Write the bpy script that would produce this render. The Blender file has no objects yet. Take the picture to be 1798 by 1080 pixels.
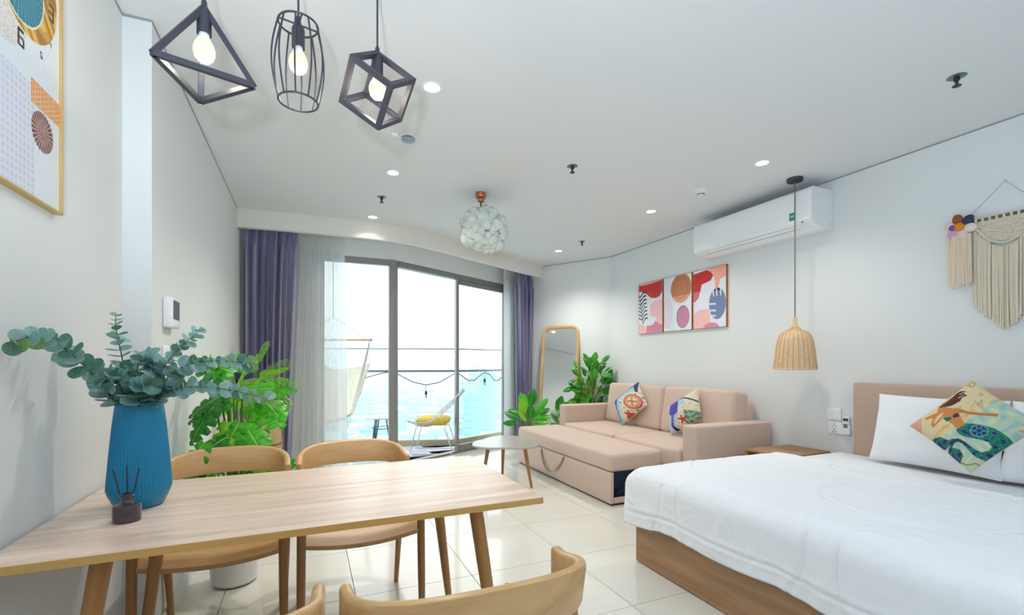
import bpy, math, random
import numpy as np
from mathutils import Matrix, Vector

scene = bpy.context.scene
COL = scene.collection
random.seed(7)
RNG = np.random.default_rng(7)
PI = math.pi

# ------------------------------------------------------------------ camera
CAM_H, FPX, HOR, YAW = 1.2, 823.35, 636.6, math.radians(23.574)
cd = bpy.data.cameras.new('camera')
cam = bpy.data.objects.new('camera', cd)
COL.objects.link(cam)
cam.location = (0, 0, CAM_H)
cam.rotation_euler = (PI / 2, 0, -YAW)
cd.sensor_width = 36
cd.lens = FPX / 1798 * 36
cd.shift_y = (HOR - 540) / 1798
cd.clip_start = 0.02
cd.clip_end = 6000
scene.camera = cam

# ------------------------------------------------------------------ world, lights, exposure
scene.view_settings.view_transform = 'Standard'
scene.view_settings.look = 'None'
scene.view_settings.gamma = 1
scene.view_settings.use_curve_mapping = False
scene.view_settings.exposure = 0.40
w = bpy.data.worlds.new('overcast_sky')
scene.world = w
w.use_nodes = True
bg = w.node_tree.nodes['Background']
bg.inputs['Color'].default_value = (0.93, 0.97, 1.0, 1)
bg.inputs['Strength'].default_value = 2.2


def light(name, kind, loc, energy, color=(1, 1, 1), rot=(0, 0, 0), **kw):
    d = bpy.data.lights.new(name, kind)
    d.energy = energy
    d.color = color
    for k, v in kw.items():
        setattr(d, k, v)
    o = bpy.data.objects.new(name, d)
    COL.objects.link(o)
    o.location = loc
    o.rotation_euler = rot
    return o


# fill light added unseen behind the camera, and the photographer's bounced flash
light('rear_fill_light', 'AREA', (1.6, -1.5, 2.6), 24, (0.74, 0.86, 1.0), shape='RECTANGLE', size=2.6, size_y=1.4)
light('photographer_flash', 'SPOT', (-0.17, -0.02, 1.38), 98, (0.70, 0.84, 1.0), rot=(math.radians(180 - 28), 0, math.radians(-28)), shadow_soft_size=0.045, spot_size=math.radians(150), spot_blend=0.5)
po = light('window_portal', 'AREA', (1.55, 5.75, 1.3), 1, rot=(PI / 2, 0, math.radians(20)), shape='RECTANGLE', size=3.2, size_y=2.5)
po.data.cycles.is_portal = True

# ------------------------------------------------------------------ helpers


def lin(c):
    out = []
    for x in c:
        x = x / 255.0
        out.append(x / 12.92 if x <= 0.04045 else ((x + 0.055) / 1.055) ** 2.4)
    return tuple(out)


def rgb(r, g, b):
    return lin((r, g, b))


def mat(name, col, rough=0.6, metal=0.0, noise=None, bump=None, spec=0.5, emit=None, sheen=0.0, coat=0.0):
    """principled material; noise=(scale xyz, amount, detail) varies the colour, bump=(scale xyz, strength, distance)"""
    m = bpy.data.materials.new(name)
    m.use_nodes = True
    nt = m.node_tree
    p = nt.nodes['Principled BSDF']
    p.inputs['Base Color'].default_value = (*col, 1)
    p.inputs['Roughness'].default_value = rough
    p.inputs['Metallic'].default_value = metal
    p.inputs['Specular IOR Level'].default_value = spec
    p.inputs['Sheen Weight'].default_value = sheen
    p.inputs['Coat Weight'].default_value = coat
    if emit:
        p.inputs['Emission Color'].default_value = (*emit[0], 1)
        p.inputs['Emission Strength'].default_value = emit[1]
    if noise or bump:
        tc = nt.nodes.new('ShaderNodeTexCoord')
    if noise:
        mp = nt.nodes.new('ShaderNodeMapping')
        mp.inputs['Scale'].default_value = noise[0]
        n = nt.nodes.new('ShaderNodeTexNoise')
        n.inputs['Scale'].default_value = 1.0
        n.inputs['Detail'].default_value = noise[2]
        n.inputs['Roughness'].default_value = 0.6
        r = nt.nodes.new('ShaderNodeValToRGB')
        a = noise[1]
        r.color_ramp.elements[0].position = 0.3
        r.color_ramp.elements[1].position = 0.7
        c2 = noise[3] if len(noise) > 3 else tuple(x * (1 - a) for x in col)
        r.color_ramp.elements[0].color = (*c2, 1)
        r.color_ramp.elements[1].color = (*[min(1, x * (1 + a * .5)) for x in col], 1)
        nt.links.new(tc.outputs['Object'], mp.inputs['Vector'])
        nt.links.new(mp.outputs['Vector'], n.inputs['Vector'])
        nt.links.new(n.outputs['Fac'], r.inputs['Fac'])
        nt.links.new(r.outputs['Color'], p.inputs['Base Color'])
    if bump:
        mp2 = nt.nodes.new('ShaderNodeMapping')
        mp2.inputs['Scale'].default_value = bump[0]
        n2 = nt.nodes.new('ShaderNodeTexNoise')
        n2.inputs['Scale'].default_value = 1.0
        n2.inputs['Detail'].default_value = 4
        b = nt.nodes.new('ShaderNodeBump')
        b.inputs['Strength'].default_value = bump[1]
        b.inputs['Distance'].default_value = bump[2]
        nt.links.new(tc.outputs['Object'], mp2.inputs['Vector'])
        nt.links.new(mp2.outputs['Vector'], n2.inputs['Vector'])
        nt.links.new(n2.outputs['Fac'], b.inputs['Height'])
        nt.links.new(b.outputs['Normal'], p.inputs['Normal'])
    return m


def painted(name, rough=0.7, bump=None):
    m = mat(name, (1, 1, 1), rough, bump=bump)
    nt = m.node_tree
    a = nt.nodes.new('ShaderNodeAttribute')
    a.attribute_name = 'print_colour'
    nt.links.new(a.outputs['Color'], nt.nodes['Principled BSDF'].inputs['Base Color'])
    return m


def wood(name, c1, c2, along='Y', scale=7.0, rough=0.45, stretch=9.0):
    m = bpy.data.materials.new(name)
    m.use_nodes = True
    nt = m.node_tree
    p = nt.nodes['Principled BSDF']
    p.inputs['Roughness'].default_value = rough
    tc = nt.nodes.new('ShaderNodeTexCoord')
    mp = nt.nodes.new('ShaderNodeMapping')
    s = [scale * stretch] * 3
    s['XYZ'.index(along)] = scale
    mp.inputs['Scale'].default_value = s
    n = nt.nodes.new('ShaderNodeTexNoise')
    n.inputs['Scale'].default_value = 0.35
    n.inputs['Detail'].default_value = 9
    n.inputs['Roughness'].default_value = 0.68
    n.inputs['Distortion'].default_value = 0.7
    r = nt.nodes.new('ShaderNodeValToRGB')
    e = r.color_ramp.elements
    e[0].position, e[0].color = 0.30, (*c2, 1)
    e[1].position, e[1].color = 0.66, (*c1, 1)
    b = nt.nodes.new('ShaderNodeBump')
    b.inputs['Strength'].default_value = 0.12
    b.inputs['Distance'].default_value = 0.002
    L = nt.links.new
    L(tc.outputs['Object'], mp.inputs['Vector'])
    L(mp.outputs['Vector'], n.inputs['Vector'])
    L(n.outputs['Fac'], r.inputs['Fac'])
    L(r.outputs['Color'], p.inputs['Base Color'])
    L(n.outputs['Fac'], b.inputs['Height'])
    L(b.outputs['Normal'], p.inputs['Normal'])
    return m


def glass(name, tint):
    """thin window glass: tinted see-through with a Fresnel reflection"""
    m = bpy.data.materials.new(name)
    m.use_nodes = True
    nt = m.node_tree
    nt.nodes.remove(nt.nodes['Principled BSDF'])
    out = nt.nodes['Material Output']
    t = nt.nodes.new('ShaderNodeBsdfTransparent')
    t.inputs['Color'].default_value = (*tint, 1)
    g = nt.nodes.new('ShaderNodeBsdfGlossy')
    g.inputs['Roughness'].default_value = 0.02
    lw = nt.nodes.new('ShaderNodeLayerWeight')
    lw.inputs['Blend'].default_value = 0.5
    pw = nt.nodes.new('ShaderNodeMath')
    pw.operation = 'POWER'
    pw.inputs[1].default_value = 5.0
    fr = nt.nodes.new('ShaderNodeMath')
    fr.operation = 'MULTIPLY_ADD'
    fr.inputs[1].default_value = 0.7
    fr.inputs[2].default_value = 0.025
    nt.links.new(lw.outputs['Facing'], pw.inputs[0])
    nt.links.new(pw.outputs[0], fr.inputs[0])
    mx = nt.nodes.new('ShaderNodeMixShader')
    nt.links.new(fr.outputs[0], mx.inputs[0])
    nt.links.new(t.outputs[0], mx.inputs[1])
    nt.links.new(g.outputs[0], mx.inputs[2])
    nt.links.new(mx.outputs[0], out.inputs['Surface'])
    return m


def sheer(name, col, open_=0.35):
    m = bpy.data.materials.new(name)
    m.use_nodes = True
    nt = m.node_tree
    nt.nodes.remove(nt.nodes['Principled BSDF'])
    out = nt.nodes['Material Output']
    t = nt.nodes.new('ShaderNodeBsdfTransparent')
    d = nt.nodes.new('ShaderNodeBsdfDiffuse')
    d.inputs['Color'].default_value = (*col, 1)
    tl = nt.nodes.new('ShaderNodeBsdfTranslucent')
    tl.inputs['Color'].default_value = (*col, 1)
    m1 = nt.nodes.new('ShaderNodeMixShader')
    m1.inputs[0].default_value = 0.5
    m2 = nt.nodes.new('ShaderNodeMixShader')
    m2.inputs[0].default_value = 1 - open_
    nt.links.new(d.outputs[0], m1.inputs[1])
    nt.links.new(tl.outputs[0], m1.inputs[2])
    nt.links.new(t.outputs[0], m2.inputs[1])
    nt.links.new(m1.outputs[0], m2.inputs[2])
    nt.links.new(m2.outputs[0], out.inputs['Surface'])
    return m


def leafmat(name, c1, c2, rough=0.35):
    m = mat(name, c1, rough, noise=((9, 9, 9), .4, 3, c2))
    nt = m.node_tree
    p = nt.nodes['Principled BSDF']
    tl = nt.nodes.new('ShaderNodeBsdfTranslucent')
    tl.inputs['Color'].default_value = (*[min(1, x * 1.2) for x in c1], 1)
    mx = nt.nodes.new('ShaderNodeMixShader')
    mx.inputs[0].default_value = 0.3
    out = nt.nodes['Material Output']
    nt.links.new(p.outputs[0], mx.inputs[1])
    nt.links.new(tl.outputs[0], mx.inputs[2])
    nt.links.new(mx.outputs[0], out.inputs['Surface'])
    return m


class MB:
    def __init__(self):
        self.v, self.f, self.mi = [], [], []

    def add(self, vs, fs, mi=0):
        o = len(self.v)
        self.v += [tuple(float(c) for c in x) for x in vs]
        self.f += [tuple(i + o for i in f) for f in fs]
        self.mi += [mi] * len(fs)
        return self

    def box(self, a, b, mi=0, M=None):
        x0, y0, z0 = a
        x1, y1, z1 = b
        vs = [(x0, y0, z0), (x1, y0, z0), (x1, y1, z0), (x0, y1, z0), (x0, y0, z1), (x1, y0, z1), (x1, y1, z1), (x0, y1, z1)]
        if M is not None:
            vs = [M @ Vector(v) for v in vs]
        return self.add(vs, [(0, 3, 2, 1), (4, 5, 6, 7), (0, 1, 5, 4), (1, 2, 6, 5), (2, 3, 7, 6), (3, 0, 4, 7)], mi)

    def bar(self, p, q, wd, ht, mi=0, up=(0, 0, 1)):
        """rectangular bar from p to q"""
        p, q = Vector(p), Vector(q)
        d = (q - p).normalized()
        u = Vector(up)
        if abs(d.dot(u)) > 0.98:
            u = Vector((1, 0, 0))
        s = d.cross(u).normalized()
        u = s.cross(d).normalized()
        vs = []
        for c in (p, q):
            for a, b in ((-1, -1), (1, -1), (1, 1), (-1, 1)):
                vs.append(c + s * (a * wd / 2) + u * (b * ht / 2))
        return self.add(vs, [(3, 2, 1, 0), (4, 5, 6, 7), (0, 1, 5, 4), (1, 2, 6, 5), (2, 3, 7, 6), (3, 0, 4, 7)], mi)

    def tube(self, path, r, n=8, mi=0, cap=True, closed=False, squash=1.0):
        P = [Vector(p) for p in path]
        m = len(P)
        R = r if isinstance(r, (list, tuple)) else [r] * m
        rings, ref = [], None
        for i in range(m):
            if closed:
                d = P[(i + 1) % m] - P[i - 1]
            else:
                d = P[min(i + 1, m - 1)] - P[max(i - 1, 0)]
            d.normalize()
            if ref is None:
                ref = Vector((0, 0, 1)) if abs(d.z) < .9 else Vector((1, 0, 0))
            s = d.cross(ref).normalized()
            u = s.cross(d).normalized()
            ref = u
            rings.append([P[i] + (s * math.cos(2 * PI * k / n) + u * math.sin(2 * PI * k / n) * squash) * R[i] for k in range(n)])
        vs = [v for ring in rings for v in ring]
        fs = []
        for i in range(m if closed else m - 1):
            j = (i + 1) % m
            for k in range(n):
                l = (k + 1) % n
                fs.append((i * n + k, i * n + l, j * n + l, j * n + k))
        if cap and not closed:
            fs.append(tuple(range(n))[::-1])
            fs.append(tuple((m - 1) * n + k for k in range(n)))
        return self.add(vs, fs, mi)

    def lathe(self, prof, n=32, mi=0, c=(0, 0, 0), rib=None, cap=True):
        vs, fs = [], []
        for i, (r, z) in enumerate(prof):
            for k in range(n):
                a = 2 * PI * k / n
                rr = r * (1 + (rib(a, i, z) if rib else 0))
                vs.append((c[0] + rr * math.cos(a), c[1] + rr * math.sin(a), c[2] + z))
        for i in range(len(prof) - 1):
            for k in range(n):
                l = (k + 1) % n
                fs.append((i * n + k, i * n + l, (i + 1) * n + l, (i + 1) * n + k))
        if cap and prof[0][0] > 1e-6:
            fs.append(tuple(range(n))[::-1])
        if cap and prof[-1][0] > 1e-6:
            fs.append(tuple((len(prof) - 1) * n + k for k in range(n)))
        return self.add(vs, fs, mi)

    def prism(self, poly, z0, z1, mi=0):
        n = len(poly)
        vs = [(x, y, z0) for x, y in poly] + [(x, y, z1) for x, y in poly]
        fs = [tuple(range(n))[::-1], tuple(range(n, 2 * n))]
        fs += [(i, (i + 1) % n, n + (i + 1) % n, n + i) for i in range(n)]
        return self.add(vs, fs, mi)

    def grid(self, A, mi=0, flip=False):
        """A: array (nu, nv, 3)"""
        nu, nv = A.shape[:2]
        fs = []
        for i in range(nu - 1):
            for j in range(nv - 1):
                q = (i * nv + j, (i + 1) * nv + j, (i + 1) * nv + j + 1, i * nv + j + 1)
                fs.append(q[::-1] if flip else q)
        return self.add(A.reshape(-1, 3), fs, mi)

    def rbox(self, c, size, r, n=4, mi=0, puff=0.0, M=None):
        """box with rounded edges; puff bulges the faces"""
        h = np.array(size) / 2.0
        r = min(r, *h)
        ax = []
        for k in range(3):
            a = h[k] - r
            t = [-h[k] + r * (1 - math.cos(PI / 2 * i / n)) for i in range(n)]
            mid = np.linspace(-a, a, 5)
            ax.append(np.array(t + list(mid) + [-x for x in t[::-1]]))
        idx, vs, fs = {}, [], []

        def vid(p):
            inner = np.clip(p, -(h - r), h - r)
            d = p - inner
            l = np.linalg.norm(d)
            q = inner + (d / l * r if l > 1e-9 else 0)
            if puff:
                e = (p / h)
                for k in range(3):
                    o = [i for i in range(3) if i != k]
                    q[k] += puff * e[k] * abs(e[k]) ** 3 * (1 - e[o[0]] ** 2) * (1 - e[o[1]] ** 2)
            key = tuple(np.round(p, 6))
            if key not in idx:
                idx[key] = len(vs)
                v = Vector(q) + Vector(c)
                vs.append(M @ v if M is not None else v)
            return idx[key]
        for k in range(3):
            o = [(k + 1) % 3, (k + 2) % 3]
            for sgn in (-1, 1):
                for i in range(len(ax[o[0]]) - 1):
                    for j in range(len(ax[o[1]]) - 1):
                        q = []
                        for di, dj in ((0, 0), (1, 0), (1, 1), (0, 1)):
                            p = np.zeros(3)
                            p[k] = sgn * h[k]
                            p[o[0]] = ax[o[0]][i + di]
                            p[o[1]] = ax[o[1]][j + dj]
                            q.append(vid(p))
                        if len(set(q)) > 2:
                            fs.append(tuple(q) if sgn > 0 else tuple(q[::-1]))
        return self.add(vs, fs, mi)

    def build(self, name, mats, parent=None, loc=None, rot=None, smooth=False, angle=40, bevel=0.0, kind=None, label=None):
        me = bpy.data.meshes.new(name)
        me.from_pydata(self.v, [], self.f)
        if not isinstance(mats, (list, tuple)):
            mats = [mats]
        for m in mats:
            me.materials.append(m)
        if len(mats) > 1:
            me.polygons.foreach_set('material_index', self.mi)
        me.update()
        if smooth:
            me.polygons.foreach_set('use_smooth', [True] * len(me.polygons))
            if angle < 180:
                me.set_sharp_from_angle(angle=math.radians(angle))
        return link(name, me, parent, loc, rot, bevel, kind, label)


def link(name, me, parent=None, loc=None, rot=None, bevel=0.0, kind=None, label=None):
    o = bpy.data.objects.new(name, me)
    COL.objects.link(o)
    if parent:
        o.parent = parent
    if loc is not None:
        o.location = loc
    if rot is not None:
        o.rotation_euler = rot
    if bevel:
        b = o.modifiers.new('bevel', 'BEVEL')
        b.width = bevel
        b.segments = 2
        b.limit_method = 'ANGLE'
    if kind:
        o['kind'] = kind
    if label:
        o['label'] = label
    return o


def thing(name, label, cat, loc=(0, 0, 0), rz=0.0, group=None, kind=None):
    o = bpy.data.objects.new(name, None)
    COL.objects.link(o)
    o.empty_display_size = 0.05
    o.location = loc
    o.rotation_euler = (0, 0, rz)
    return tag(o, label, cat, group, kind)


def tag(o, label, cat, group=None, kind=None):
    o['label'] = label
    o['category'] = cat
    if group:
        o['group'] = group
    if kind:
        o['kind'] = kind
    return o


def dup(root, loc, rz=0.0, label=None, group=None):
    r = root.copy()
    COL.objects.link(r)
    r.location = loc
    r.rotation_euler = (0, 0, rz)
    if label:
        r['label'] = label
    if group:
        r['group'] = group
    for ch in list(root.children):
        c = ch.copy()
        COL.objects.link(c)
        c.parent = r
        for g in list(ch.children):
            d = g.copy()
            COL.objects.link(d)
            d.parent = c
    return r


# reading positions off the photograph: pixel -> point on a known plane
_F = (math.sin(YAW), math.cos(YAW))
_R = (math.cos(YAW), -math.sin(YAW))


def ray(u, v):
    k = (u - 899.0) / FPX
    return (_F[0] + k * _R[0], _F[1] + k * _R[1], -(v - HOR) / FPX)


def at_z(u, v, z):
    r = ray(u, v)
    t = (z - CAM_H) / r[2]
    return Vector((r[0] * t, r[1] * t, z))


def at_x(u, v, x):
    r = ray(u, v)
    t = x / r[0]
    return Vector((x, r[1] * t, CAM_H + r[2] * t))


def at_y(u, v, y):
    r = ray(u, v)
    t = y / r[1]
    return Vector((r[0] * t, y, CAM_H + r[2] * t))


def at_d(u, v, d):
    r = ray(u, v)
    return Vector((r[0] * d, r[1] * d, CAM_H + r[2] * d))


def at_plane(u, v, p, n):
    r = Vector(ray(u, v))
    n = Vector(n)
    o = Vector((0, 0, CAM_H))
    t = (Vector(p) - o).dot(n) / r.dot(n)
    return o + r * t


# printing flat shapes into a colour attribute
def in_poly(X, Y, poly):
    ins = np.zeros(X.shape, bool)
    n = len(poly)
    j = n - 1
    for i in range(n):
        xi, yi = poly[i]
        xj, yj = poly[j]
        if yi != yj:
            c = ((yi > Y) != (yj > Y)) & (X < (xj - xi) * (Y - yi) / (yj - yi) + xi)
            ins ^= c
        j = i
    return ins


def in_ell(X, Y, cx, cy, rx, ry):
    return ((X - cx) / rx) ** 2 + ((Y - cy) / ry) ** 2 < 1


def near_line(X, Y, pts, wd):
    m = np.zeros(X.shape, bool)
    for (x0, y0), (x1, y1) in zip(pts[:-1], pts[1:]):
        dx, dy = x1 - x0, y1 - y0
        l2 = dx * dx + dy * dy + 1e-12
        t = np.clip(((X - x0) * dx + (Y - y0) * dy) / l2, 0, 1)
        m |= (X - x0 - t * dx) ** 2 + (Y - y0 - t * dy) ** 2 < (wd / 2) ** 2
    return m


def set_colours(me, cols):
    at = me.color_attributes.new('print_colour', 'FLOAT_COLOR', 'POINT')
    buf = np.ones((len(me.vertices), 4), np.float32)
    buf[:, :3] = cols
    at.data.foreach_set('color', buf.ravel())


# ------------------------------------------------------------------ materials
M_wall = mat('wall_paint', rgb(231, 234, 233), 0.75, bump=((60, 60, 60), .05, .002))
M_ceil = mat('ceiling_paint', rgb(233, 235, 236), 0.8)
M_gap = mat('shadow_gap_grey', rgb(160, 163, 158), 0.8)
M_tile = mat('cream_tile', rgb(228, 226, 215), 0.10, noise=((2.2, 2.2, 2.2), .05, 4), spec=0.6)
M_grout = mat('tile_grout', rgb(160, 152, 135), 0.8)
M_white = mat('white_plastic', rgb(243, 245, 246), 0.3)
M_offwhite = mat('white_painted_trim', rgb(238, 236, 228), 0.6)
M_frame = mat('taupe_aluminium', rgb(150, 146, 142), 0.4, 0.5)
M_glass = glass('window_glass', (0.96, 0.99, 0.985))
M_glass_door = glass('sliding_door_glass', (0.955, 0.99, 0.985))
M_glass_rail = glass('balustrade_glass', (0.93, 0.985, 0.99))
M_black = mat('black_metal', rgb(62, 62, 74), 0.45, 0.1)
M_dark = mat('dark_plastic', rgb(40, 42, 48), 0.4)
M_oak = wood('table_oak', rgb(249, 226, 206), rgb(208, 174, 148), 'X', 3.4, 0.30, 16)
M_oak_edge = wood('table_edge_band', rgb(214, 172, 100), rgb(190, 148, 80), 'X', 3.0, 0.4)
M_chair = wood('chair_oak', rgb(222, 180, 124), rgb(190, 144, 90), 'X', 4.0, 0.32, 8)
M_leg = wood('leg_oak', rgb(190, 140, 84), rgb(150, 104, 58), 'Z', 3.0, 0.4, 8)
M_bedwood = wood('bed_oak', rgb(186, 146, 108), rgb(142, 106, 74), 'Y', 3.0, 0.5, 9)
M_sofa = mat('beige_linen', rgb(216, 191, 174), 0.9, noise=((240, 240, 240), .16, 2), bump=((420, 420, 420), .35, .002), sheen=.2)
M_head = mat('headboard_linen', rgb(206, 178, 158), 0.9, noise=((180, 180, 260), .22, 2), bump=((420, 420, 420), .35, .002))
M_navy_store = mat('navy_storage_lining', rgb(38, 62, 92), 0.7)
M_linen = mat('white_bed_linen', rgb(243, 246, 250), 0.85, bump=((55, 55, 55), .10, .004), sheen=.1)
M_vase = mat('blue_ceramic', rgb(0, 128, 172), 0.32)
M_steel = mat('brushed_steel', rgb(200, 202, 205), 0.3, 0.9)
M_gold = mat('gold_frame', rgb(214, 176, 104), 0.35, 0.5)
M_walnut = mat('wooden_picture_edge', rgb(178, 120, 52), 0.5)
M_rattan = mat('rattan', rgb(230, 198, 156), 0.6, noise=((60, 60, 160), .25, 3))
M_mframe = wood('mirror_frame_wood', rgb(222, 184, 130), rgb(196, 150, 96), 'Z', 4.0, 0.45)
M_mirror = mat('mirror_glass', (0.92, 0.94, 0.94), 0.01, 1.0)
M_drape = mat('lavender_navy_drape', rgb(164, 156, 180), 0.40, noise=((13, 13, .35), .2, 3, rgb(66, 74, 132)), sheen=.4)
M_sheer = sheer('sheer_voile', rgb(246, 246, 245), .22)
M_cotton = mat('natural_cotton', rgb(232, 220, 198), 0.9, bump=((200, 200, 60), .5, .003))
M_bulb = mat('lit_bulb', (.25, .23, .17), 0.4, emit=((1.0, .91, .62), .78))
M_lamp = mat('lit_downlight', (1, 1, 1), 0.4, emit=((1, .97, .9), 6.0))
M_leaf = leafmat('green_leaf', rgb(92, 194, 42), rgb(34, 130, 32), .3)
M_leaf_dark = leafmat('dark_green_leaf', rgb(54, 150, 48), rgb(18, 88, 32), .3)
M_leaf_lime = leafmat('lime_leaf', rgb(150, 206, 44), rgb(88, 164, 34), .3)
M_euc = leafmat('eucalyptus_leaf', rgb(150, 190, 186), rgb(70, 126, 116), .5)
M_euc_lime = leafmat('eucalyptus_tip', rgb(142, 178, 104), rgb(86, 132, 74), .5)
M_stem = mat('green_stem', rgb(110, 146, 52), 0.6)
M_twig = mat('brown_twig', rgb(112, 96, 66), 0.7)
M_soil = mat('potting_soil', rgb(62, 48, 38), 0.95)
M_potwhite = mat('white_ceramic', rgb(238, 238, 236), 0.3)
M_copper = mat('copper_mount', rgb(196, 120, 84), 0.35, 0.6)
M_cloud = mat('white_paper_cloud', rgb(226, 232, 224), 0.8)
M_print = painted('printed_paper', 0.35)
M_cprint = painted('printed_linen', 0.85, bump=((300, 300, 300), .3, .002))

# ------------------------------------------------------------------ the room
CEIL = 2.64
WL0, WL1, YC = -0.70, -0.60, 2.415          # left wall, left wall past the column, column face
WR, YB = 3.787, -2.6
CORN, ENDW = (3.787, 5.30), (2.992, 6.66)   # the angled wall
BEND = (0.92, 5.45)
YW = 5.43

floor = MB().box((-0.9, YB - .1, -0.10), (4.0, 6.7, -0.012)).build('floor', M_grout, kind='structure')
floor['label'] = 'pale cream tiled floor of the room'
TX0, TY0, TW, TD = 0.228, 2.514, 0.6225, 0.632


def clip(poly, n, c):
    """keep the side n.p <= c"""
    out = []
    for i in range(len(poly)):
        a, b = poly[i], poly[(i + 1) % len(poly)]
        da, db = n[0] * a[0] + n[1] * a[1] - c, n[0] * b[0] + n[1] * b[1] - c
        if da <= 0:
            out.append(a)
        if (da < 0 < db) or (db < 0 < da):
            t = da / (da - db)
            out.append((a[0] + (b[0] - a[0]) * t, a[1] + (b[1] - a[1]) * t))
    return out


dW = Vector((ENDW[0] - BEND[0], ENDW[1] - BEND[1])).normalized()   # along the right-hand window plane
nW = Vector((-dW.y, dW.x))                                         # points outwards
dA = Vector((ENDW[0] - CORN[0], ENDW[1] - CORN[1])).normalized()
nA = Vector((dA.y, -dA.x))                                         # outward of the angled wall
if nA.dot(Vector((1, 0))) < 0:
    nA = -nA
full_tile = None
for i in range(-2, 7):
    for j in range(-9, 8):
        x0, y0 = TX0 + i * TW, TY0 + j * TD
        g = 0.0016
        sq = [(x0 + g, y0 + g), (x0 + TW - g, y0 + g), (x0 + TW - g, y0 + TD - g), (x0 + g, y0 + TD - g)]
        base = clip(sq, (1, 0), WR)
        base = clip(base, (0, -1), -YB)
        if base:
            base = clip(base, tuple(nA), nA.dot(Vector(CORN)))
        polys = []
        if base:
            lft = clip(clip(base, (0, 1), YC), (-1, 0), -WL0)
            rest = clip(clip(base, (0, -1), -YC), (-1, 0), -WL1) if base else []
            if y0 >= YC or y0 + TD <= YC:
                parts = [lft if y0 + TD <= YC else rest]
            else:
                parts = [lft, rest] if x0 < WL1 else [clip(base, (-1, 0), -WL1)]
            for p in parts:
                if len(p) < 3:
                    continue
                a = clip(p, (0, 1), YW)
                b = clip(clip(p, (0, -1), -YW), tuple(nW), nW.dot(Vector(BEND))) if max(q[1] for q in p) > YW else []
                if a and b and len(a) > 2 and len(b) > 2:
                    pass
                for q in (a, b):
                    if len(q) > 2:
                        polys.append(q)
        ar = sum(abs(sum(q[k][0] * q[(k + 1) % len(q)][1] - q[(k + 1) % len(q)][0] * q[k][1] for k in range(len(q)))) / 2 for q in polys)
        if ar < 0.004:
            continue
        if ar > TW * TD * 0.985:
            if full_tile is None:
                full_tile = MB().box((g, g, -0.012), (TW - g, TD - g, 0)).build('tile', M_tile, floor, (x0, y0, 0), bevel=0.0008)
            else:
                link('tile', full_tile.data, floor, (x0, y0, 0), bevel=0.0008)
        else:
            mb = MB()
            for q in polys:
                mb.prism(q, -0.012, 0)
            mb.build('tile', M_tile, floor)


def wall(name, poly, z0, z1, m, label):
    o = MB().prism(poly, z0, z1).build(name, m, kind='structure')
    o['label'] = label
    return o


wall('wall_left', [(-.95, YB - .2), (WL0, YB - .2), (WL0, YC), (WL1, YC), (WL1, YW + .12), (-.95, YW + .12)], -.1, CEIL, M_wall, 'left wall with a shallow column projecting beside the dining table')
wall('wall_right', [(WR, YB - .2), (WR + .2, YB - .2), (WR + .2, CORN[1] + .1), (WR, CORN[1])], -.1, CEIL, M_wall, 'long right wall behind the bed and sofa')
cw = nA * .2
wall('wall_corner', [CORN, (CORN[0] + .2, CORN[1] + .1), (ENDW[0] + cw.x, ENDW[1] + cw.y + .1), (ENDW[0] + nW.x * .12, ENDW[1] + nW.y * .12), ENDW], -.1, CEIL, M_wall, 'short angled wall behind the leaning mirror')
wall('wall_back', [(-.95, YB - .2), (WR + .2, YB - .2), (WR + .2, YB), (-.95, YB)], -.1, CEIL, M_wall, 'plain wall closing the room behind the photographer')
WINX0 = 0.12
WINEND = Vector(BEND) + dW * 2.16
ow = nW * .12
# wall over and beside the window: header and both side strips
hd = MB()
hd.prism([(WL1, YW), (BEND[0], BEND[1]), (BEND[0] + ow.x * .3, YW + .12), (WL1, YW + .12)], 2.372, CEIL)
hd.prism([BEND, ENDW, (ENDW[0] + ow.x, ENDW[1] + ow.y), (BEND[0] + ow.x * .3, YW + .12)], 2.372, CEIL)
hd.prism([(WL1, YW), (WINX0, YW), (WINX0, YW + .12), (WL1, YW + .12)], -.1, 2.372)
hd.prism([tuple(WINEND), ENDW, (ENDW[0] + ow.x, ENDW[1] + ow.y), (WINEND.x + ow.x, WINEND.y + ow.y)], -.1, 2.372)
o = hd.build('wall_front', M_wall, kind='structure')
o['label'] = 'header and side strips of wall around the bent window'
o = MB().prism([(-.95, YB - .2), (WR + .2, YB - .2), (WR + .2, 5.5), (ENDW[0] + .3, ENDW[1] + .3), (ENDW[0], ENDW[1] + .12), (BEND[0], YW + .14), (-.95, YW + .14)], CEIL, CEIL + .15).build('ceiling', M_ceil, kind='structure')
o['label'] = 'flat white ceiling'


def offset_path(path, off):
    out = []
    for i in range(len(path)):
        a = Vector(path[max(0, i - 1)])
        b = Vector(path[min(len(path) - 1, i + 1)])
        d = (b - a).normalized()
        out.append((path[i][0] - d.y * off, path[i][1] + d.x * off))
    return out


# curtain pelmet: a bulkhead that follows the bent facade
pel = [(WL1, 5.03), (-.2, 4.995), (.1, 4.978), (.45, 4.97), (.67, 4.976), (.86, 4.998), (1.03, 5.04), (1.2, 5.112), (1.45, 5.245), (1.686, 5.378), (3.233, 6.244)]
pb = offset_path(pel, .06)
pb[-1] = (3.20, 6.30)
mb = MB()
for i in range(len(pel) - 1):
    mb.prism([pel[i], pel[i + 1], pb[i + 1], pb[i]], 2.468, CEIL)
o = mb.build('trim_1', M_offwhite, kind='structure')
o['label'] = 'white curved curtain pelmet under the ceiling'
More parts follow.
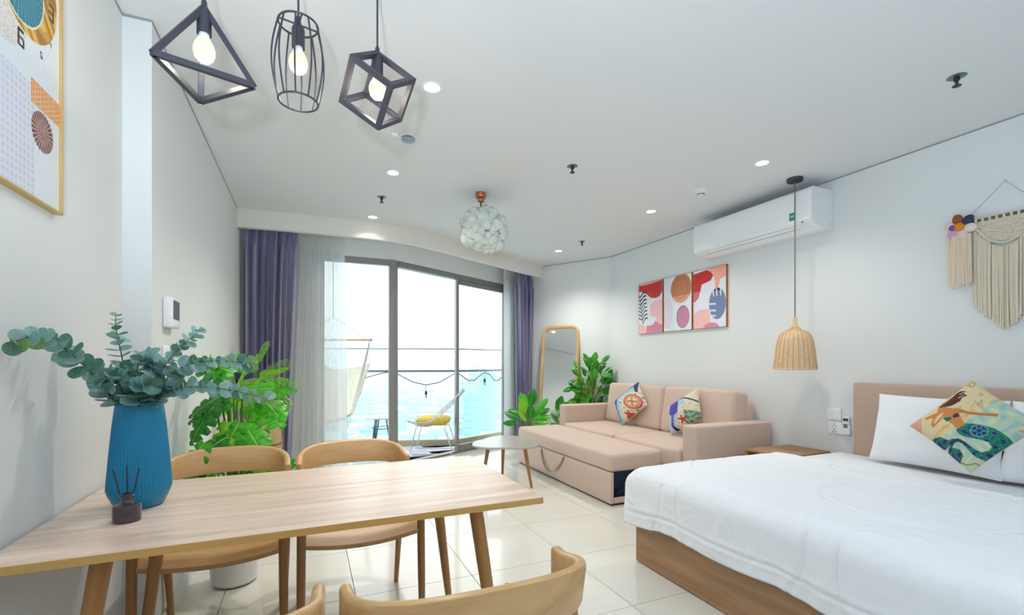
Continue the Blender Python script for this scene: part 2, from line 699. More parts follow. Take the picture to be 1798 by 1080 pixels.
# strips coloured grey as the shade between wall and ceiling; baseboards
for k, (a, b, nm) in enumerate([((WL0, YB), (WL0, YC), 'left wall'), ((WL1, YC), (WL1, 5.03), 'left wall past the column'), ((WR, YB), (WR, 5.3), 'right wall'), (CORN, (3.233, 6.244), 'angled wall'), ((WL0, YC), (WL1, YC), 'column')]):
    o = MB().bar((a[0], a[1], CEIL - .006), (b[0], b[1], CEIL - .004), .006, .008).build('trim_%d' % (k + 2), M_gap, kind='structure')
    o['label'] = 'thin grey shadow line where the ceiling meets the ' + nm
o = MB().box((WL1, YC + .002, 0), (WL1 + .012, 5.38, .075)).box((WL0, YB, 0), (WL0 + .012, YC - .012, .075)).box((WL0, YC - .012, 0), (WL1 + .012, YC, .075)).build('baseboard_left', M_offwhite, kind='structure')
o['label'] = 'low white baseboard along the left wall'
o = MB().box((WR - .012, YB, 0), (WR, 5.29, .075)).build('baseboard_right', M_offwhite, kind='structure')
o['label'] = 'low white baseboard along the right wall'


# ------------------------------------------------------------------ window and sliding door
def wpt(s, z=0.0, off=0.0):
    """point on the right-hand window plane, s metres from the bend"""
    p = Vector(BEND) + dW * s + nW * off
    return Vector((p.x, p.y, z))


win = thing('window_1', 'taupe framed fixed window pane left of the corner mullion', 'window', (WINX0, YW + .05, 0), kind='structure')


def wbar(name, p, q, wd, ht, parent, m=M_frame):
    L = parent.location
    return MB().bar(Vector(p) - L, Vector(q) - L, wd, ht, up=(0, 0, 1)).build(name, m, parent, bevel=.004)


yb = YW + .05
CP0, CP1 = .855, .985    # the corner mullion in x
wbar('jamb', (WINX0 + .02, yb, 0), (WINX0 + .02, yb, 2.372), .05, .06, win)
wbar('top_rail', (WINX0, yb, 2.338), (CP0, yb, 2.338), .06, .068, win)
wbar('bottom_rail', (WINX0, yb, .03), (CP0, yb, .03), .06, .06, win)
mu = MB()
L = win.location
mu.bar(Vector((.885, yb, 0)) - L, Vector((.885, yb, 2.372)) - L, .08, .065)
mu.bar(wpt(.03, 0, .05) - L, wpt(.03, 2.372, .05) - L, .075, .07)
mu.build('corner_mullion', M_frame, win, bevel=.004)
MB().box((WINX0 + .04 - L.x, .0, .05), (CP0 - L.x, .008, 2.31)).build('pane', M_glass, win)

win2 = thing('window_2', 'taupe window frame with an open doorway right of the corner mullion', 'window', tuple(wpt(0, 0, .05)), kind='structure')
wbar('top_rail', wpt(.06, 2.338, .05), wpt(2.15, 2.338, .05), .09, .068, win2)
wbar('threshold', wpt(.06, .012, .05), wpt(2.15, .012, .05), .09, .024, win2)
wbar('jamb', wpt(2.13, .02, .06), wpt(2.13, 2.31, .06), .05, .05, win2)
door = thing('door_1', 'sliding glass balcony door leaf with taupe frame, slid to the right', 'door', tuple(wpt(1.05, .0, .02)), kind='structure')
S0, S1 = 1.01, 2.10
wbar('stile', wpt(S0 + .04, .024, .02), wpt(S0 + .04, 2.30, .02), .085, .04, door)
wbar('stile', wpt(S1 - .03, .024, .02), wpt(S1 - .03, 2.30, .02), .06, .04, door)
wbar('top_rail', wpt(S0 + .08, 2.27, .02), wpt(S1 - .06, 2.27, .02), .04, .06, door)
wbar('bottom_rail', wpt(S0 + .08, .065, .02), wpt(S1 - .06, .065, .02), .04, .08, door)
L = door.location
q = [wpt(S0 + .08, .1, .018) - L, wpt(S1 - .06, .1, .018) - L, wpt(S1 - .06, 2.24, .018) - L, wpt(S0 + .08, 2.24, .018) - L]
n2 = Vector((nW.x, nW.y, 0)) * .008
MB().add(q + [p + n2 for p in q], [(0, 1, 2, 3), (7, 6, 5, 4), (0, 4, 5, 1), (1, 5, 6, 2), (2, 6, 7, 3), (3, 7, 4, 0)]).build('pane', M_glass_door, door)


# ------------------------------------------------------------------ curtains
def curtain(name, top, bot, z0, z1, m, label, cat, folds, amp, group=None, nz=26, seed=0, thick=False):
    rr = np.random.default_rng(seed)
    nx = folds * 12
    s = np.linspace(0, 1, nx)
    zz = np.linspace(0, 1, nz)
    jit = np.cumsum(rr.uniform(.55, 1.45, folds + 1))
    jit = (jit - jit[0]) / (jit[-1] - jit[0])
    ph = np.interp(s, jit, np.arange(folds + 1)) * 2 * PI
    A = np.zeros((nx, nz, 3))
    t0, t1 = np.array(top[0]), np.array(top[1])
    b0, b1 = np.array(bot[0]), np.array(bot[1])
    d = (t1 - t0) / np.linalg.norm(t1 - t0)
    nrm = np.array([-d[1], d[0]])
    ampv = np.interp(s, jit, rr.uniform(.6, 1.2, folds + 1)) * amp
    for k, z in enumerate(zz):          # z: 0 top .. 1 bottom
        e = z ** .8
        L0 = t0 + (b0 - t0) * e
        L1 = t0 * 0 + t1 + (b1 - t1) * e
        P = L0[None, :] + (L1 - L0)[None, :] * s[:, None]
        pin = .35 + .65 * min(1, z / .08)
        wob = .35 * np.sin(3 * z + ph * .31 + seed)
        o = ampv * pin * (np.sin(ph + wob * z) + .25 * np.sin(2.1 * ph + 2 * z * 1.5 + seed))
        if z < .08:
            o = o * .6 + amp * .4 * np.sin(ph * 2.0) * (1 - z / .08)
        A[:, k, :2] = P + nrm[None, :] * o[:, None]
        A[:, k, 2] = z1 + (z0 - z1) * z
    c = A.mean(axis=(0, 1))
    c[2] = z0
    A -= c
    ob = MB().grid(A).build(name, m, None, tuple(c), smooth=True, angle=180)
    return tag(ob, label, cat, group)


curtain('drape', ((-.575, 5.20), (-.075, 5.18)), ((-.575, 5.20), (-.16, 5.17)), .015, 2.56, M_drape, 'lavender and navy drape hanging against the left wall', 'curtain', 8, .045, 'drapes', seed=3, nz=40)
curtain('sheer_curtain', ((-.10, 5.30), (.36, 5.32)), ((-.22, 5.29), (.40, 5.32)), .015, 2.56, M_sheer, 'white sheer curtain beside the left lavender drape', 'curtain', 9, .028, 'sheer curtains', seed=5, nz=40)
a, b = wpt(1.99, 0, -.26).xy, wpt(2.42, 0, -.28).xy
a2, b2 = wpt(2.05, 0, -.26).xy, wpt(2.34, 0, -.28).xy
curtain('drape', (tuple(a), tuple(b)), (tuple(a2), tuple(b2)), .015, 2.56, M_drape, 'narrow lavender and navy drape behind the leaning mirror', 'curtain', 6, .04, 'drapes', seed=11, nz=40)
a, b = wpt(1.89, 0, -.13).xy, wpt(2.14, 0, -.13).xy
curtain('sheer_curtain', (tuple(a), tuple(b)), (tuple(a), tuple(b)), .015, 2.56, M_sheer, 'narrow white sheer curtain beside the right lavender drape', 'curtain', 6, .02, 'sheer curtains', seed=13)


# ------------------------------------------------------------------ dining table
TZ = .74
tx0, tx1, ty0, ty1 = -.69, .737, 1.424, 2.212
tcx, tcy = (tx0 + tx1) / 2, (ty0 + ty1) / 2
tab = thing('dining_table', 'rectangular oak dining table with slanted legs against the left wall', 'table', (tcx, tcy, 0))
hx, hy = (tx1 - tx0) / 2, (ty1 - ty0) / 2
MB().box((-hx + .001, -hy + .001, TZ - .0195), (hx - .001, hy - .001, TZ)).build('tabletop', M_oak, tab, bevel=.002)
MB().box((-hx, -hy, TZ - .021), (hx, -hy + .0015, TZ - .0008)).box((hx - .0015, -hy, TZ - .021), (hx, hy, TZ - .0008)).box((-hx, hy - .0015, TZ - .021), (hx, hy, TZ - .0008)).build('edge_band', M_oak_edge, tab)
for sx, sy in ((-1, -1), (1, -1), (1, 1), (-1, 1)):
    tp = Vector((sx * .505, sy * .285, TZ - .021))
    ft = Vector((sx * .60, sy * .335, 0))
    MB().tube([tp, tp.lerp(ft, .3), tp.lerp(ft, .7), ft], [.030, .028, .022, .016], 14, squash=.8).build('leg', M_leg, tab, smooth=True)
for sy in (-1, 1):
    MB().bar((-.5, sy * .24, TZ - .045), (.5, sy * .24, TZ - .045), .022, .045).build('apron_rail', M_leg, tab)
for sx in (-1, 1):
    MB().bar((sx * .47, -.23, TZ - .045), (sx * .47, .23, TZ - .045), .022, .045).build('apron_rail', M_leg, tab)


# ------------------------------------------------------------------ dining chairs
def make_chair(label):
    t = thing('dining_chair', label, 'chair', group='oak chairs around the dining table')
    # bent backrest band
    n = 48
    sec = []
    for i in range(n + 1):
        u = i / n
        if u < .08:
            f = u / .08
            x, y, e = -.255 + .004 * f, -.035 - .05 * f, 0
        elif u > .92:
            f = (1 - u) / .08
            x, y, e = .255 - .004 * f, -.035 - .05 * f, 0
        else:
            ph = PI - (u - .08) / .84 * PI
            c, s_ = math.cos(ph), math.sin(ph)
            ex = 2 / 2.7
            x = .251 * math.copysign(abs(c) ** ex, c)
            y = -.085 - .195 * abs(s_) ** ex
            e = abs(s_) ** ex
        zt = .732 + .055 * e
        zb = .640 + .028 * e
        sec.append((x, y, zt, zb, e))
    rings = []
    for i, (x, y, zt, zb, e) in enumerate(sec):
        a = Vector(sec[max(0, i - 1)][:2])
        b = Vector(sec[min(n, i + 1)][:2])
        d = (b - a).normalized()
        nr = Vector((-d.y, d.x))      # inner side
        if nr.dot(Vector((-x, -.0 - y))) < 0:
            nr = -nr
        th = .013
        if i in (0, n):
            th, zt, zb = .009, zt - .006, zb + .006
        ring = []
        for ax, az in ((-1, .12), (-1, .5), (-1, .88), (-.75, .97), (0, 1), (.75, .97), (1, .88), (1, .5), (1, .12), (.75, .03), (0, 0), (-.75, .03)):
            z = zb + (zt - zb) * az
            lean = -.035 * (az - .5) * e
            ring.append((x + nr.x * th * ax, y + nr.y * th * ax + lean, z))
        rings.append(ring)
    A = np.array([r + [r[0]] for r in rings])
    mb = MB()
    vs = [v for r in rings for v in r]
    m = 12
    fs = []
    for i in range(n):
        for k in range(m):
            l = (k + 1) % m
            fs.append((i * m + k, (i + 1) * m + k, (i + 1) * m + l, i * m + l))
    fs.append(tuple(range(m)))
    fs.append(tuple(n * m + k for k in range(m))[::-1])
    mb.add(vs, fs).build('backrest', M_chair, t, smooth=True, angle=60)
    # scooped seat
    nu, nv = 19, 15
    top = np.zeros((nu, nv, 3))
    for i in range(nu):
        for j in range(nv):
            p, q = -1 + 2 * i / (nu - 1), -1 + 2 * j / (nv - 1)
            x = .238 * p * (1 - .06 * max(0, -q))
            y = .02 + .245 * q
            z = .462 - .034 * (1 - p * p) * (1 - .25 * q) - .012 * max(0, q) ** 3 + .012 * max(0, -q) ** 2
            top[i, j] = (x, y, z)
    bot = top.copy()
    bot[:, :, 2] -= .018
    mb = MB().grid(top).grid(bot, flip=True)
    for e in ((0, slice(None)), (nu - 1, slice(None)), (slice(None), 0), (slice(None), nv - 1)):
        mb.grid(np.stack([top[e], bot[e]]))
    mb.build('seat', M_chair, t, smooth=True, angle=50)
    for s in (-1, 1):
        MB().tube([(s * .252, .262, 0), (s * .250, .258, .25), (s * .248, .255, .49), (s * .247, .254, .502)], [.013, .017, .018, .012], 12).build('leg', M_leg, t, smooth=True)
        MB().tube([(s * .235, -.235, 0), (s * .243, -.19, .30), (s * .250, -.128, .60), (s * .252, -.108, .665)], [.012, .017, .017, .012], 12).build('leg', M_leg, t, smooth=True)
        MB().bar((s * .246, -.165, .425), (s * .249, .255, .432), .020, .036).build('side_rail', M_leg, t, bevel=.003)
    MB().bar((-.24, -.175, .42), (.24, -.175, .42), .02, .034).build('rear_rail', M_leg, t, bevel=.003)
    return t


ch = make_chair('oak chair across the table nearest the left wall, before the monstera')
ch.location = (-.338, 2.375, 0)
ch.rotation_euler = (0, 0, PI)
dup(ch, (.218, 2.37, 0), PI + .03, 'oak chair across the table right of the other, before the window')
dup(ch, (.328, 1.10, 0), 0.0, 'oak chair nearest the camera, its curved back facing us at the bottom edge')
dup(ch, (-.232, 1.122, 0), 0.0, 'oak chair at the bottom edge showing only the tip of its backrest')


# ------------------------------------------------------------------ vase, eucalyptus, diffuser
VX, VY = -.495, 1.865
vase = thing('vase', 'tall ribbed blue ceramic vase standing on the dining table', 'vase', (VX, VY, TZ))
prof = [(.0, 0), (.076, 0), (.085, .006), (.104, .040), (.110, .060), (.109, .075), (.100, .17), (.090, .26), (.082, .325), (.081, .335), (.078, .337), (.076, .332), (.085, .24), (.10, .08), (.095, .05), (.0, .04)]
prof = [(r * .765, z) for r, z in prof]
MB().lathe(prof, 168, rib=lambda a, i, z: (.018 * math.cos(a * 56) if 4 <= i <= 7 else 0)).build('body', M_vase, vase, smooth=True, angle=50)


def leaf_frame(p, d, nrm, sc):
    """matrix: leaf base at p, its length along d, its upper side towards nrm"""
    d = Vector(d).normalized()
    nrm = Vector(nrm)
    x = d.cross(nrm)
    if x.length < 1e-4:
        x = d.orthogonal()
    x.normalize()
    z = x.cross(d).normalized()
    M = Matrix((x, d, z)).transposed().to_4x4()
    return Matrix.Translation(p) @ M @ Matrix.Diagonal((sc, sc, sc, 1))


def disc_leaf(nm, m):
    vs = [(0, 0, 0), (0, .5, -.05), (0, 1, .02)]
    o = []
    for k in range(9):
        a = PI * k / 8
        o.append((.48 * math.sin(a) * (1 + .1 * math.sin(a)), .5 - .5 * math.cos(a), .06 + .08 * math.sin(a) - .06))
    mb = MB()
    R = [(x, y, z) for x, y, z in o]
    Lf = [(-x, y, z) for x, y, z in o]
    for side, fl in ((R, False), (Lf, True)):
        V = [(0, y, -.05 * math.sin(PI * y)) for _, y, _ in side] + side
        n = len(side)
        fs = [(i, n + i, n + i + 1, i + 1) for i in range(n - 1)]
        if fl:
            fs = [f[::-1] for f in fs]
        mb.add(V, fs)
    me = bpy.data.meshes.new(nm)
    me.from_pydata(mb.v, [], mb.f)
    me.materials.append(m)
    me.polygons.foreach_set('use_smooth', [True] * len(me.polygons))
    return me


def bez(pts, n):
    P = [Vector(p) for p in pts]
    out = []
    for i in range(n):
        t = i / (n - 1)
        Q = P[:]
        while len(Q) > 1:
            Q = [Q[k].lerp(Q[k + 1], t) for k in range(len(Q) - 1)]
        out.append(Q[0])
    return out


M_euc_dark = leafmat('eucalyptus_leaf_deep', rgb(104, 152, 134), rgb(46, 98, 80), .5)
M_euc_pale = leafmat('eucalyptus_leaf_pale', rgb(178, 210, 212), rgb(104, 156, 150), .45)
ME_euc, ME_eucl = disc_leaf('eucalyptus_leaf', M_euc), disc_leaf('eucalyptus_leaf_lime', M_euc_lime)
ME_eucs = [ME_euc, ME_euc, disc_leaf('eucalyptus_leaf_deep', M_euc_dark), disc_leaf('eucalyptus_leaf_pale', M_euc_pale)]
VT = Vector((VX, VY, TZ + .33))


def sprig(pts, n, s0, s1, label, lime=0.0, bunch=1.0):
    P = bez(pts, n + 1)
    o0 = P[0].copy()
    t = thing('eucalyptus_sprig', label, 'branch', tuple(o0), group='eucalyptus sprigs in the blue vase')
    P = [p - o0 for p in P]
    MB().tube(P, [.0028 - .0018 * i / n for i in range(n + 1)], 6).build('stem', M_twig, t, smooth=True)
    rr = random.Random(len(label) * 7 + n)
    start = int(n * .22)
    s0, s1 = s0 * 1.35, s1 * 1.25
    for i in range(start, n + 1):
        d = (P[min(n, i + 1)] - P[i - 1]).normalized()
        f = (i - start) / max(1, n - start)
        s = s0 + (s1 - s0) * f
        a0 = i * 1.62 + rr.uniform(-.6, .6)
        side = d.orthogonal().normalized()
        side.rotate(Matrix.Rotation(a0, 3, d))
        for k in range(2):
            sd = side if k == 0 else -side
            di = (sd + d * rr.uniform(.15, .9) + Vector((rr.uniform(-.25, .25), rr.uniform(-.25, .25), rr.uniform(-.35, .15)))).normalized()
            nrm = (d * rr.uniform(.3, 1) - sd * rr.uniform(.1, .8) + Vector((rr.uniform(-.4, .4), rr.uniform(-.6, .1), .35)))
            ob = link('leaf', ME_eucl if rr.random() < .55 * lime * (f > .82) else rr.choice(ME_eucs), t)
            ob.matrix_local = leaf_frame(P[i], di, nrm, s * rr.uniform(.75, 1.25))
    return t


def wp(u, v, y):
    return at_y(u, v, y)


b0 = Vector((VX - .03, VY, TZ + .25))
sprig([b0, at_y(205, 690, 1.86), at_y(150, 655, 1.80), at_y(100, 560, 1.64), at_x(28, 600, -.655)], 27, .036, .026, 'long eucalyptus sprig arching left from the blue vase to the wall', .8)
sprig([b0 + Vector((.02, .02, 0)), at_y(215, 680, 1.88), at_y(222, 620, 1.90), at_y(200, 590, 1.90), at_y(203, 555, 1.90)], 17, .034, .020, 'upright eucalyptus sprig rising tallest from the blue vase', .3)
sprig([b0 + Vector((.06, 0, 0)), at_y(262, 690, 1.86), at_y(275, 640, 1.85), at_y(310, 615, 1.82), at_y(350, 582, 1.80)], 21, .027, .020, 'eucalyptus sprig slanting up right from the vase towards the wall panel', .3)
sprig([b0 + Vector((.07, .01, 0)), at_y(268, 670, 1.85), at_y(300, 620, 1.82), at_y(380, 632, 1.76), at_y(446, 638, 1.70)], 28, .030, .024, 'upper eucalyptus sprig reaching right across the potted plants', .5)
sprig([b0 + Vector((.07, -.02, 0)), at_y(262, 680, 1.84), at_y(300, 664, 1.80), at_y(400, 680, 1.72), at_y(474, 702, 1.64)], 30, .028, .024, 'lower eucalyptus sprig reaching right across the potted plants', .3)
sprig([b0 + Vector((.03, -.01, 0)), at_y(232, 680, 1.86), at_y(225, 590, 1.86), at_y(290, 620, 1.84), at_y(262, 662, 1.83)], 16, .038, .034, 'short eucalyptus sprig looping over above the vase rim', 0)
sprig([b0 + Vector((.02, -.03, 0)), at_y(225, 690, 1.80), at_y(205, 665, 1.79), at_y(196, 650, 1.79), at_y(188, 668, 1.78)], 14, .036, .034, 'short bushy eucalyptus sprig low at the left of the vase rim', .2)
sprig([b0 + Vector((.05, -.03, 0)), at_y(235, 695, 1.79), at_y(245, 680, 1.78), at_y(252, 670, 1.78), at_y(262, 676, 1.77)], 14, .034, .028, 'short bushy eucalyptus sprig low over the middle of the vase rim', .2)
sprig([b0 + Vector((.06, -.01, 0)), at_y(262, 695, 1.82), at_y(280, 680, 1.81), at_y(292, 668, 1.80), at_y(308, 686, 1.80)], 14, .022, .016, 'small thin eucalyptus sprig low at the right of the vase rim', .2)

M_bottle = mat('dark_brown_glass', rgb(66, 50, 58), 0.12, coat=.5)
df = thing('reed_diffuser', 'small dark glass reed diffuser bottle in front of the blue vase', 'diffuser', (-.480, 1.695, TZ))
MB().lathe([(0, 0), (.031, 0), (.034, .003), (.034, .044), (.032, .050), (.016, .055), (.0135, .058), (.0135, .070), (.0165, .071), (.0165, .079), (.011, .080), (.011, .060), (0, .056)], 40).build('bottle', M_bottle, df, smooth=True)
for p, q in (((-.004, 0, .02), (-.036, .012, .150)), ((.002, .004, .02), (-.006, .02, .158)), ((.006, -.002, .02), (.026, .01, .150))):
    MB().tube([p, q], .0021, 6).build('reed', M_dark, df)


# ------------------------------------------------------------------ geometric pendant lamps
def bulb_parts(t, p, zdir=Vector((0, 0, -1)), cord_top=CEIL, sock=.085):
    """socket hanging at p with a lit globe bulb below; the cord runs up to the ceiling"""
    p = Vector(p)
    sk = MB().lathe([(0, 0), (.010, 0), (.018, -.012), (.021, -.02), (.021, -sock), (.018, -sock), (0, -sock + .01)], 20, c=tuple(p)).build('socket', M_black, t, smooth=True)
    MB().lathe([(.014, 0), (.016, -.012), (.020, -.022), (.020, -.026)], 20, c=(p.x, p.y, p.z - sock + .004)).build('bulb_neck', M_white, sk, smooth=True)
    z0 = p.z - sock - .02
    MB().lathe([(.020, 0), (.027, -.012), (.031, -.028), (.031, -.038), (.027, -.054), (.017, -.065), (0, -.070)], 24, c=(p.x, p.y, z0)).build('bulb', M_bulb, sk, smooth=True, angle=180)
    bl = light('pendant_bulb_light', 'POINT', (p.x, p.y, z0 - .085), 1.1, (1, .88, .70), shadow_soft_size=.03)
    bl.parent = t
    MB().tube([(p.x, p.y, p.z), (p.x, p.y, cord_top)], .0035, 8).build('cord', M_black, t)
    MB().lathe([(.0095, 0), (.008, .02), (.004, .03)], 12, c=tuple(p)).build('cord_grip', M_black, t, smooth=True)
    MB().lathe([(0, 0), (.045, 0), (.048, .004), (.048, .022), (0, .024)], 28, c=(p.x, p.y, CEIL - t.location.z - .0242)).build('ceiling_rose', M_black, t, smooth=True)


# tetrahedron
zb = 2.10
A_, B_, C_ = at_z(268, 92, zb), at_z(446, 151, zb), at_z(352, 178, zb)
ap = Vector(((A_.x + B_.x + C_.x) / 3, (A_.y + B_.y + C_.y) / 3, 2.338))
t = thing('pendant_lamp', 'black pyramid wire pendant lamp, leftmost of three over the dining table', 'lamp', (ap.x, ap.y, ap.z), group='geometric pendants over the dining table')
for p, q in ((A_, B_), (B_, C_), (C_, A_), (ap, A_), (ap, B_), (ap, C_)):
    MB().bar(p - t.location, q - t.location, .017, .017).build('bar', M_black, t, bevel=.001)
bulb_parts(t, (0, 0, -.004), cord_top=CEIL - t.location.z)
# barrel cage
t = thing('pendant_lamp', 'black barrel cage wire pendant lamp, middle of three over the dining table', 'lamp', (-.029, 1.8, 2.385), group='geometric pendants over the dining table')
ctop, cbot = -.005, -.275


def cage_r(f):
    return .064 + .021 * math.sin(PI * f)


for k in range(10):
    a = 2 * PI * k / 10 + .2
    MB().tube([(cage_r(i / 10) * math.cos(a), cage_r(i / 10) * math.sin(a), ctop + (cbot - ctop) * i / 10) for i in range(11)], .0032, 6).build('wire', M_black, t, smooth=True)
for z in (ctop, cbot):
    MB().tube([(.064 * math.cos(2 * PI * k / 32), .064 * math.sin(2 * PI * k / 32), z) for k in range(32)], .0034, 6, closed=True).build('ring', M_black, t, smooth=True)
cr = MB()
for a in (.2, .2 + PI / 2):
    cr.tube([(-.064 * math.cos(a), -.064 * math.sin(a), ctop), (.064 * math.cos(a), .064 * math.sin(a), ctop)], .003, 6)
cr.build('crossbar', M_black, t)
bulb_parts(t, (0, 0, -.002), cord_top=CEIL - t.location.z)
# cube hung from one corner
t = thing('pendant_lamp', 'black cube wire pendant lamp hung by a corner, rightmost over the dining table', 'lamp', (.239, 1.802, 2.361), group='geometric pendants over the dining table')
CV = {'A': (.137, 1.707, 2.263), 'B': (.239, 1.802, 2.361), 'C': (.372, 1.759, 2.264), 'D': (.270, 1.664, 2.166), 'E': (.108, 1.841, 2.163), 'F': (.241, 1.798, 2.066), 'G': (.343, 1.893, 2.164), 'H': (.209, 1.936, 2.261)}
CV = {k: Vector(v) for k, v in CV.items()}
cc = sum(CV.values(), Vector()) / 8
for e in ('AB', 'BC', 'CD', 'DA', 'EF', 'FG', 'GH', 'HE', 'AE', 'BH', 'CG', 'DF'):
    p, q = CV[e[0]], CV[e[1]]
    others = [CV[x] for x in 'ABCDEFGH' if abs((CV[x] - p).length - .17) < .02 and x != e[1]]
    up = others[0] - p
    d = (q - p).normalized()
    ins = (cc - (p + q) / 2).normalized() * .009
    MB().bar(p - t.location - d * .002 + ins, q - t.location + d * .002 + ins, .018, .018, up=up).build('bar', M_black, t, bevel=.001)
bulb_parts(t, (0, 0, -.012), cord_top=CEIL - t.location.z, sock=.08)

# ------------------------------------------------------------------ ceiling fittings
first = None
for k, (x, y) in enumerate([(.597, 2.414), (.595, 3.618), (.592, 4.80), (3.005, 2.377), (2.998, 3.562), (2.967, 5.30)]):
    lab = ['round recessed downlight beside the black cube pendant', 'round recessed downlight between cube pendant and curtain pelmet, left row', 'round recessed downlight close to the curtain pelmet, left row', 'round recessed downlight near the black ceiling rose of the rattan lamp', 'round recessed downlight left of the smoke detector, right row', 'round recessed downlight above the leaning mirror, right row'][k]
    t = thing('downlight', lab, 'light', (x, y, CEIL), group='recessed ceiling downlights')
    MB().lathe([(.041, -.004), (.050, -.005), (.052, -.001), (.052, .0)], 36, cap=False).build('trim_ring', M_white, t, smooth=True)
    MB().lathe([(0, -.0035), (.041, -.0035), (.041, 0)], 36, cap=False).build('diffuser', M_lamp, t)
    sp = light('downlight_lamp', 'SPOT', (x, y, CEIL - .012), (46, 72, 14, 32, 36, 62)[k], ((1, .80, .6) if k == 2 else (1, .94, .88)), spot_size=2.3, spot_blend=.9, shadow_soft_size=.04)
    sp.parent = t
    sp.location = (0, 0, -.012)
for k, (x, y) in enumerate([(3.0, 1.27), (1.782, 2.976), (.592, 4.193), (2.994, 4.778)]):
    lab = ['ceiling sprinkler head nearest the bed, largest in the picture', 'ceiling sprinkler head in the middle of the ceiling', 'ceiling sprinkler head near the left pelmet', 'ceiling sprinkler head near the far right corner'][k]
    t = thing('sprinkler', lab, 'sprinkler', (x, y, CEIL), group='ceiling sprinklers')
    MB().lathe([(0, -.002), (.036, -.002), (.040, 0)], 28).build('escutcheon', mat('sprinkler_plate', rgb(110, 140, 140), .3, .7) if k == 0 else bpy.data.materials['sprinkler_plate'], t, smooth=True)
    MB().lathe([(.012, -.002), (.013, -.018), (.008, -.022), (.006, -.042), (.018, -.044), (.019, -.047), (0, -.048)], 16).build('nozzle', M_dark, t, smooth=True)
t = thing('motion_sensor', 'round blue-faced ceiling sensor below the cube pendant', 'sensor', (.588, 3.0, CEIL))
MB().lathe([(.055, -.012), (.058, -.010), (.058, 0)], 32).build('base', M_white, t, smooth=True)
MB().lathe([(.034, -.012), (.034, -.018)], 32).build('collar', M_dark, t, smooth=True)
MB().lathe([(0, -.036), (.030, -.034), (.043, -.026), (.044, -.020), (.034, -.018)], 32).build('lens', mat('pale_blue_lens', rgb(150, 176, 204), .3), t, smooth=True)
MB().box((-.105, -.012, -.014), (-.062, .014, 0)).build('clip', M_white, t, bevel=.002)
t = thing('smoke_detector', 'small white smoke detector on the ceiling before the air conditioner', 'detector', (3.012, 2.96, CEIL))
MB().lathe([(.052, -.020), (.054, -.018), (.054, 0)], 36).build('base', M_white, t, smooth=True)
MB().lathe([(0, -.046), (.022, -.044), (.028, -.036), (.030, -.020)], 36).build('chamber', M_white, t, smooth=True)
MB().lathe([(.0285, -.040), (.0300, -.040), (.0300, -.034), (.0285, -.034)], 24, cap=False).build('vent_ring', M_dark, t)

# cloud lamp
CL = Vector((1.352, 3.76, CEIL))
t = thing('cloud_lamp', 'fluffy white cloud pendant lamp with copper mount on the ceiling', 'lamp', tuple(CL))
MB().lathe([(0, -.045), (.044, -.043), (.046, -.04), (.046, 0)], 36).build('ceiling_mount', M_copper, t, smooth=True)
MB().tube([(0, 0, -.04), (0, 0, -.16)], .006, 8).build('rod', M_dark, t)
MB().lathe([(.012, -.042), (.030, -.052), (.026, -.075), (.012, -.08)], 20).build('collar', M_copper, t, smooth=True)
rr = np.random.default_rng(4)


def puff(mb, c, r, rg, nu=9, nv=6):
    vs, fs = [], []
    ph = rg.uniform(0, 6, 4)
    for j in range(nv + 1):
        for i in range(nu):
            a, b = 2 * PI * i / nu, -PI / 2 + PI * j / nv
            k = r * (1 + .16 * math.sin(3 * a + ph[0]) * math.cos(b) + .14 * math.sin(3 * b + ph[1] + a))
            vs.append((c[0] + k * math.cos(a) * math.cos(b), c[1] + k * math.sin(a) * math.cos(b), c[2] + k * math.sin(b)))
    for j in range(nv):
        for i in range(nu):
            l = (i + 1) % nu
            fs.append((j * nu + i, j * nu + l, (j + 1) * nu + l, (j + 1) * nu + i))
    mb.add(vs, fs)


mb = MB()
cen = Vector((.02, 0, -.31))
for k in range(95):
    z = 1 - 2 * (k + .5) / 95
    a = k * 2.39996
    q = math.sqrt(1 - z * z)
    R0 = .150 * (1 + rr.uniform(-.12, .16))
    puff(mb, (cen.x + R0 * 1.04 * q * math.cos(a), cen.y + R0 * 1.04 * q * math.sin(a), cen.z + R0 * 1.0 * z), rr.uniform(.030, .056), rr)
puff(mb, tuple(cen), .14, rr)
mb.build('shade', M_cloud, t, smooth=True, angle=180, kind='stuff')

# ------------------------------------------------------------------ things on the left wall
t = thing('wall_intercom', 'square white intercom panel with dark screen on the left wall', 'intercom', (WL1, 2.645, 1.43))
bd_ = MB().rbox((.0175, 0, 0), (.035, .15, .14), .008, 2).build('body', M_white, t, smooth=True)
MB().box((.0350, -.045, -.030), (.0365, .062, .058)).build('screen', mat('dark_screen', rgb(48, 50, 66), .15), bd_)
t = thing('light_switch', 'small white switch plate below the intercom panel', 'switch', (WL1, 2.60, 1.235))
pl_ = MB().rbox((.006, 0, 0), (.012, .085, .085), .004, 2).build('plate', M_white, t, smooth=True)
MB().box((.012, -.025, -.028), (.0145, .025, .028)).build('rocker', M_white, pl_, bevel=.001)
t = thing('wall_socket', 'dark low wall socket behind the potted plants', 'socket', (WL1, 4.35, .86))
pl_ = MB().rbox((.006, 0, 0), (.012, .085, .085), .004, 2).build('plate', M_white, t, smooth=True)
MB().rbox((.028, 0, 0), (.03, .04, .04), .006, 2).build('plug', M_dark, t, smooth=True)


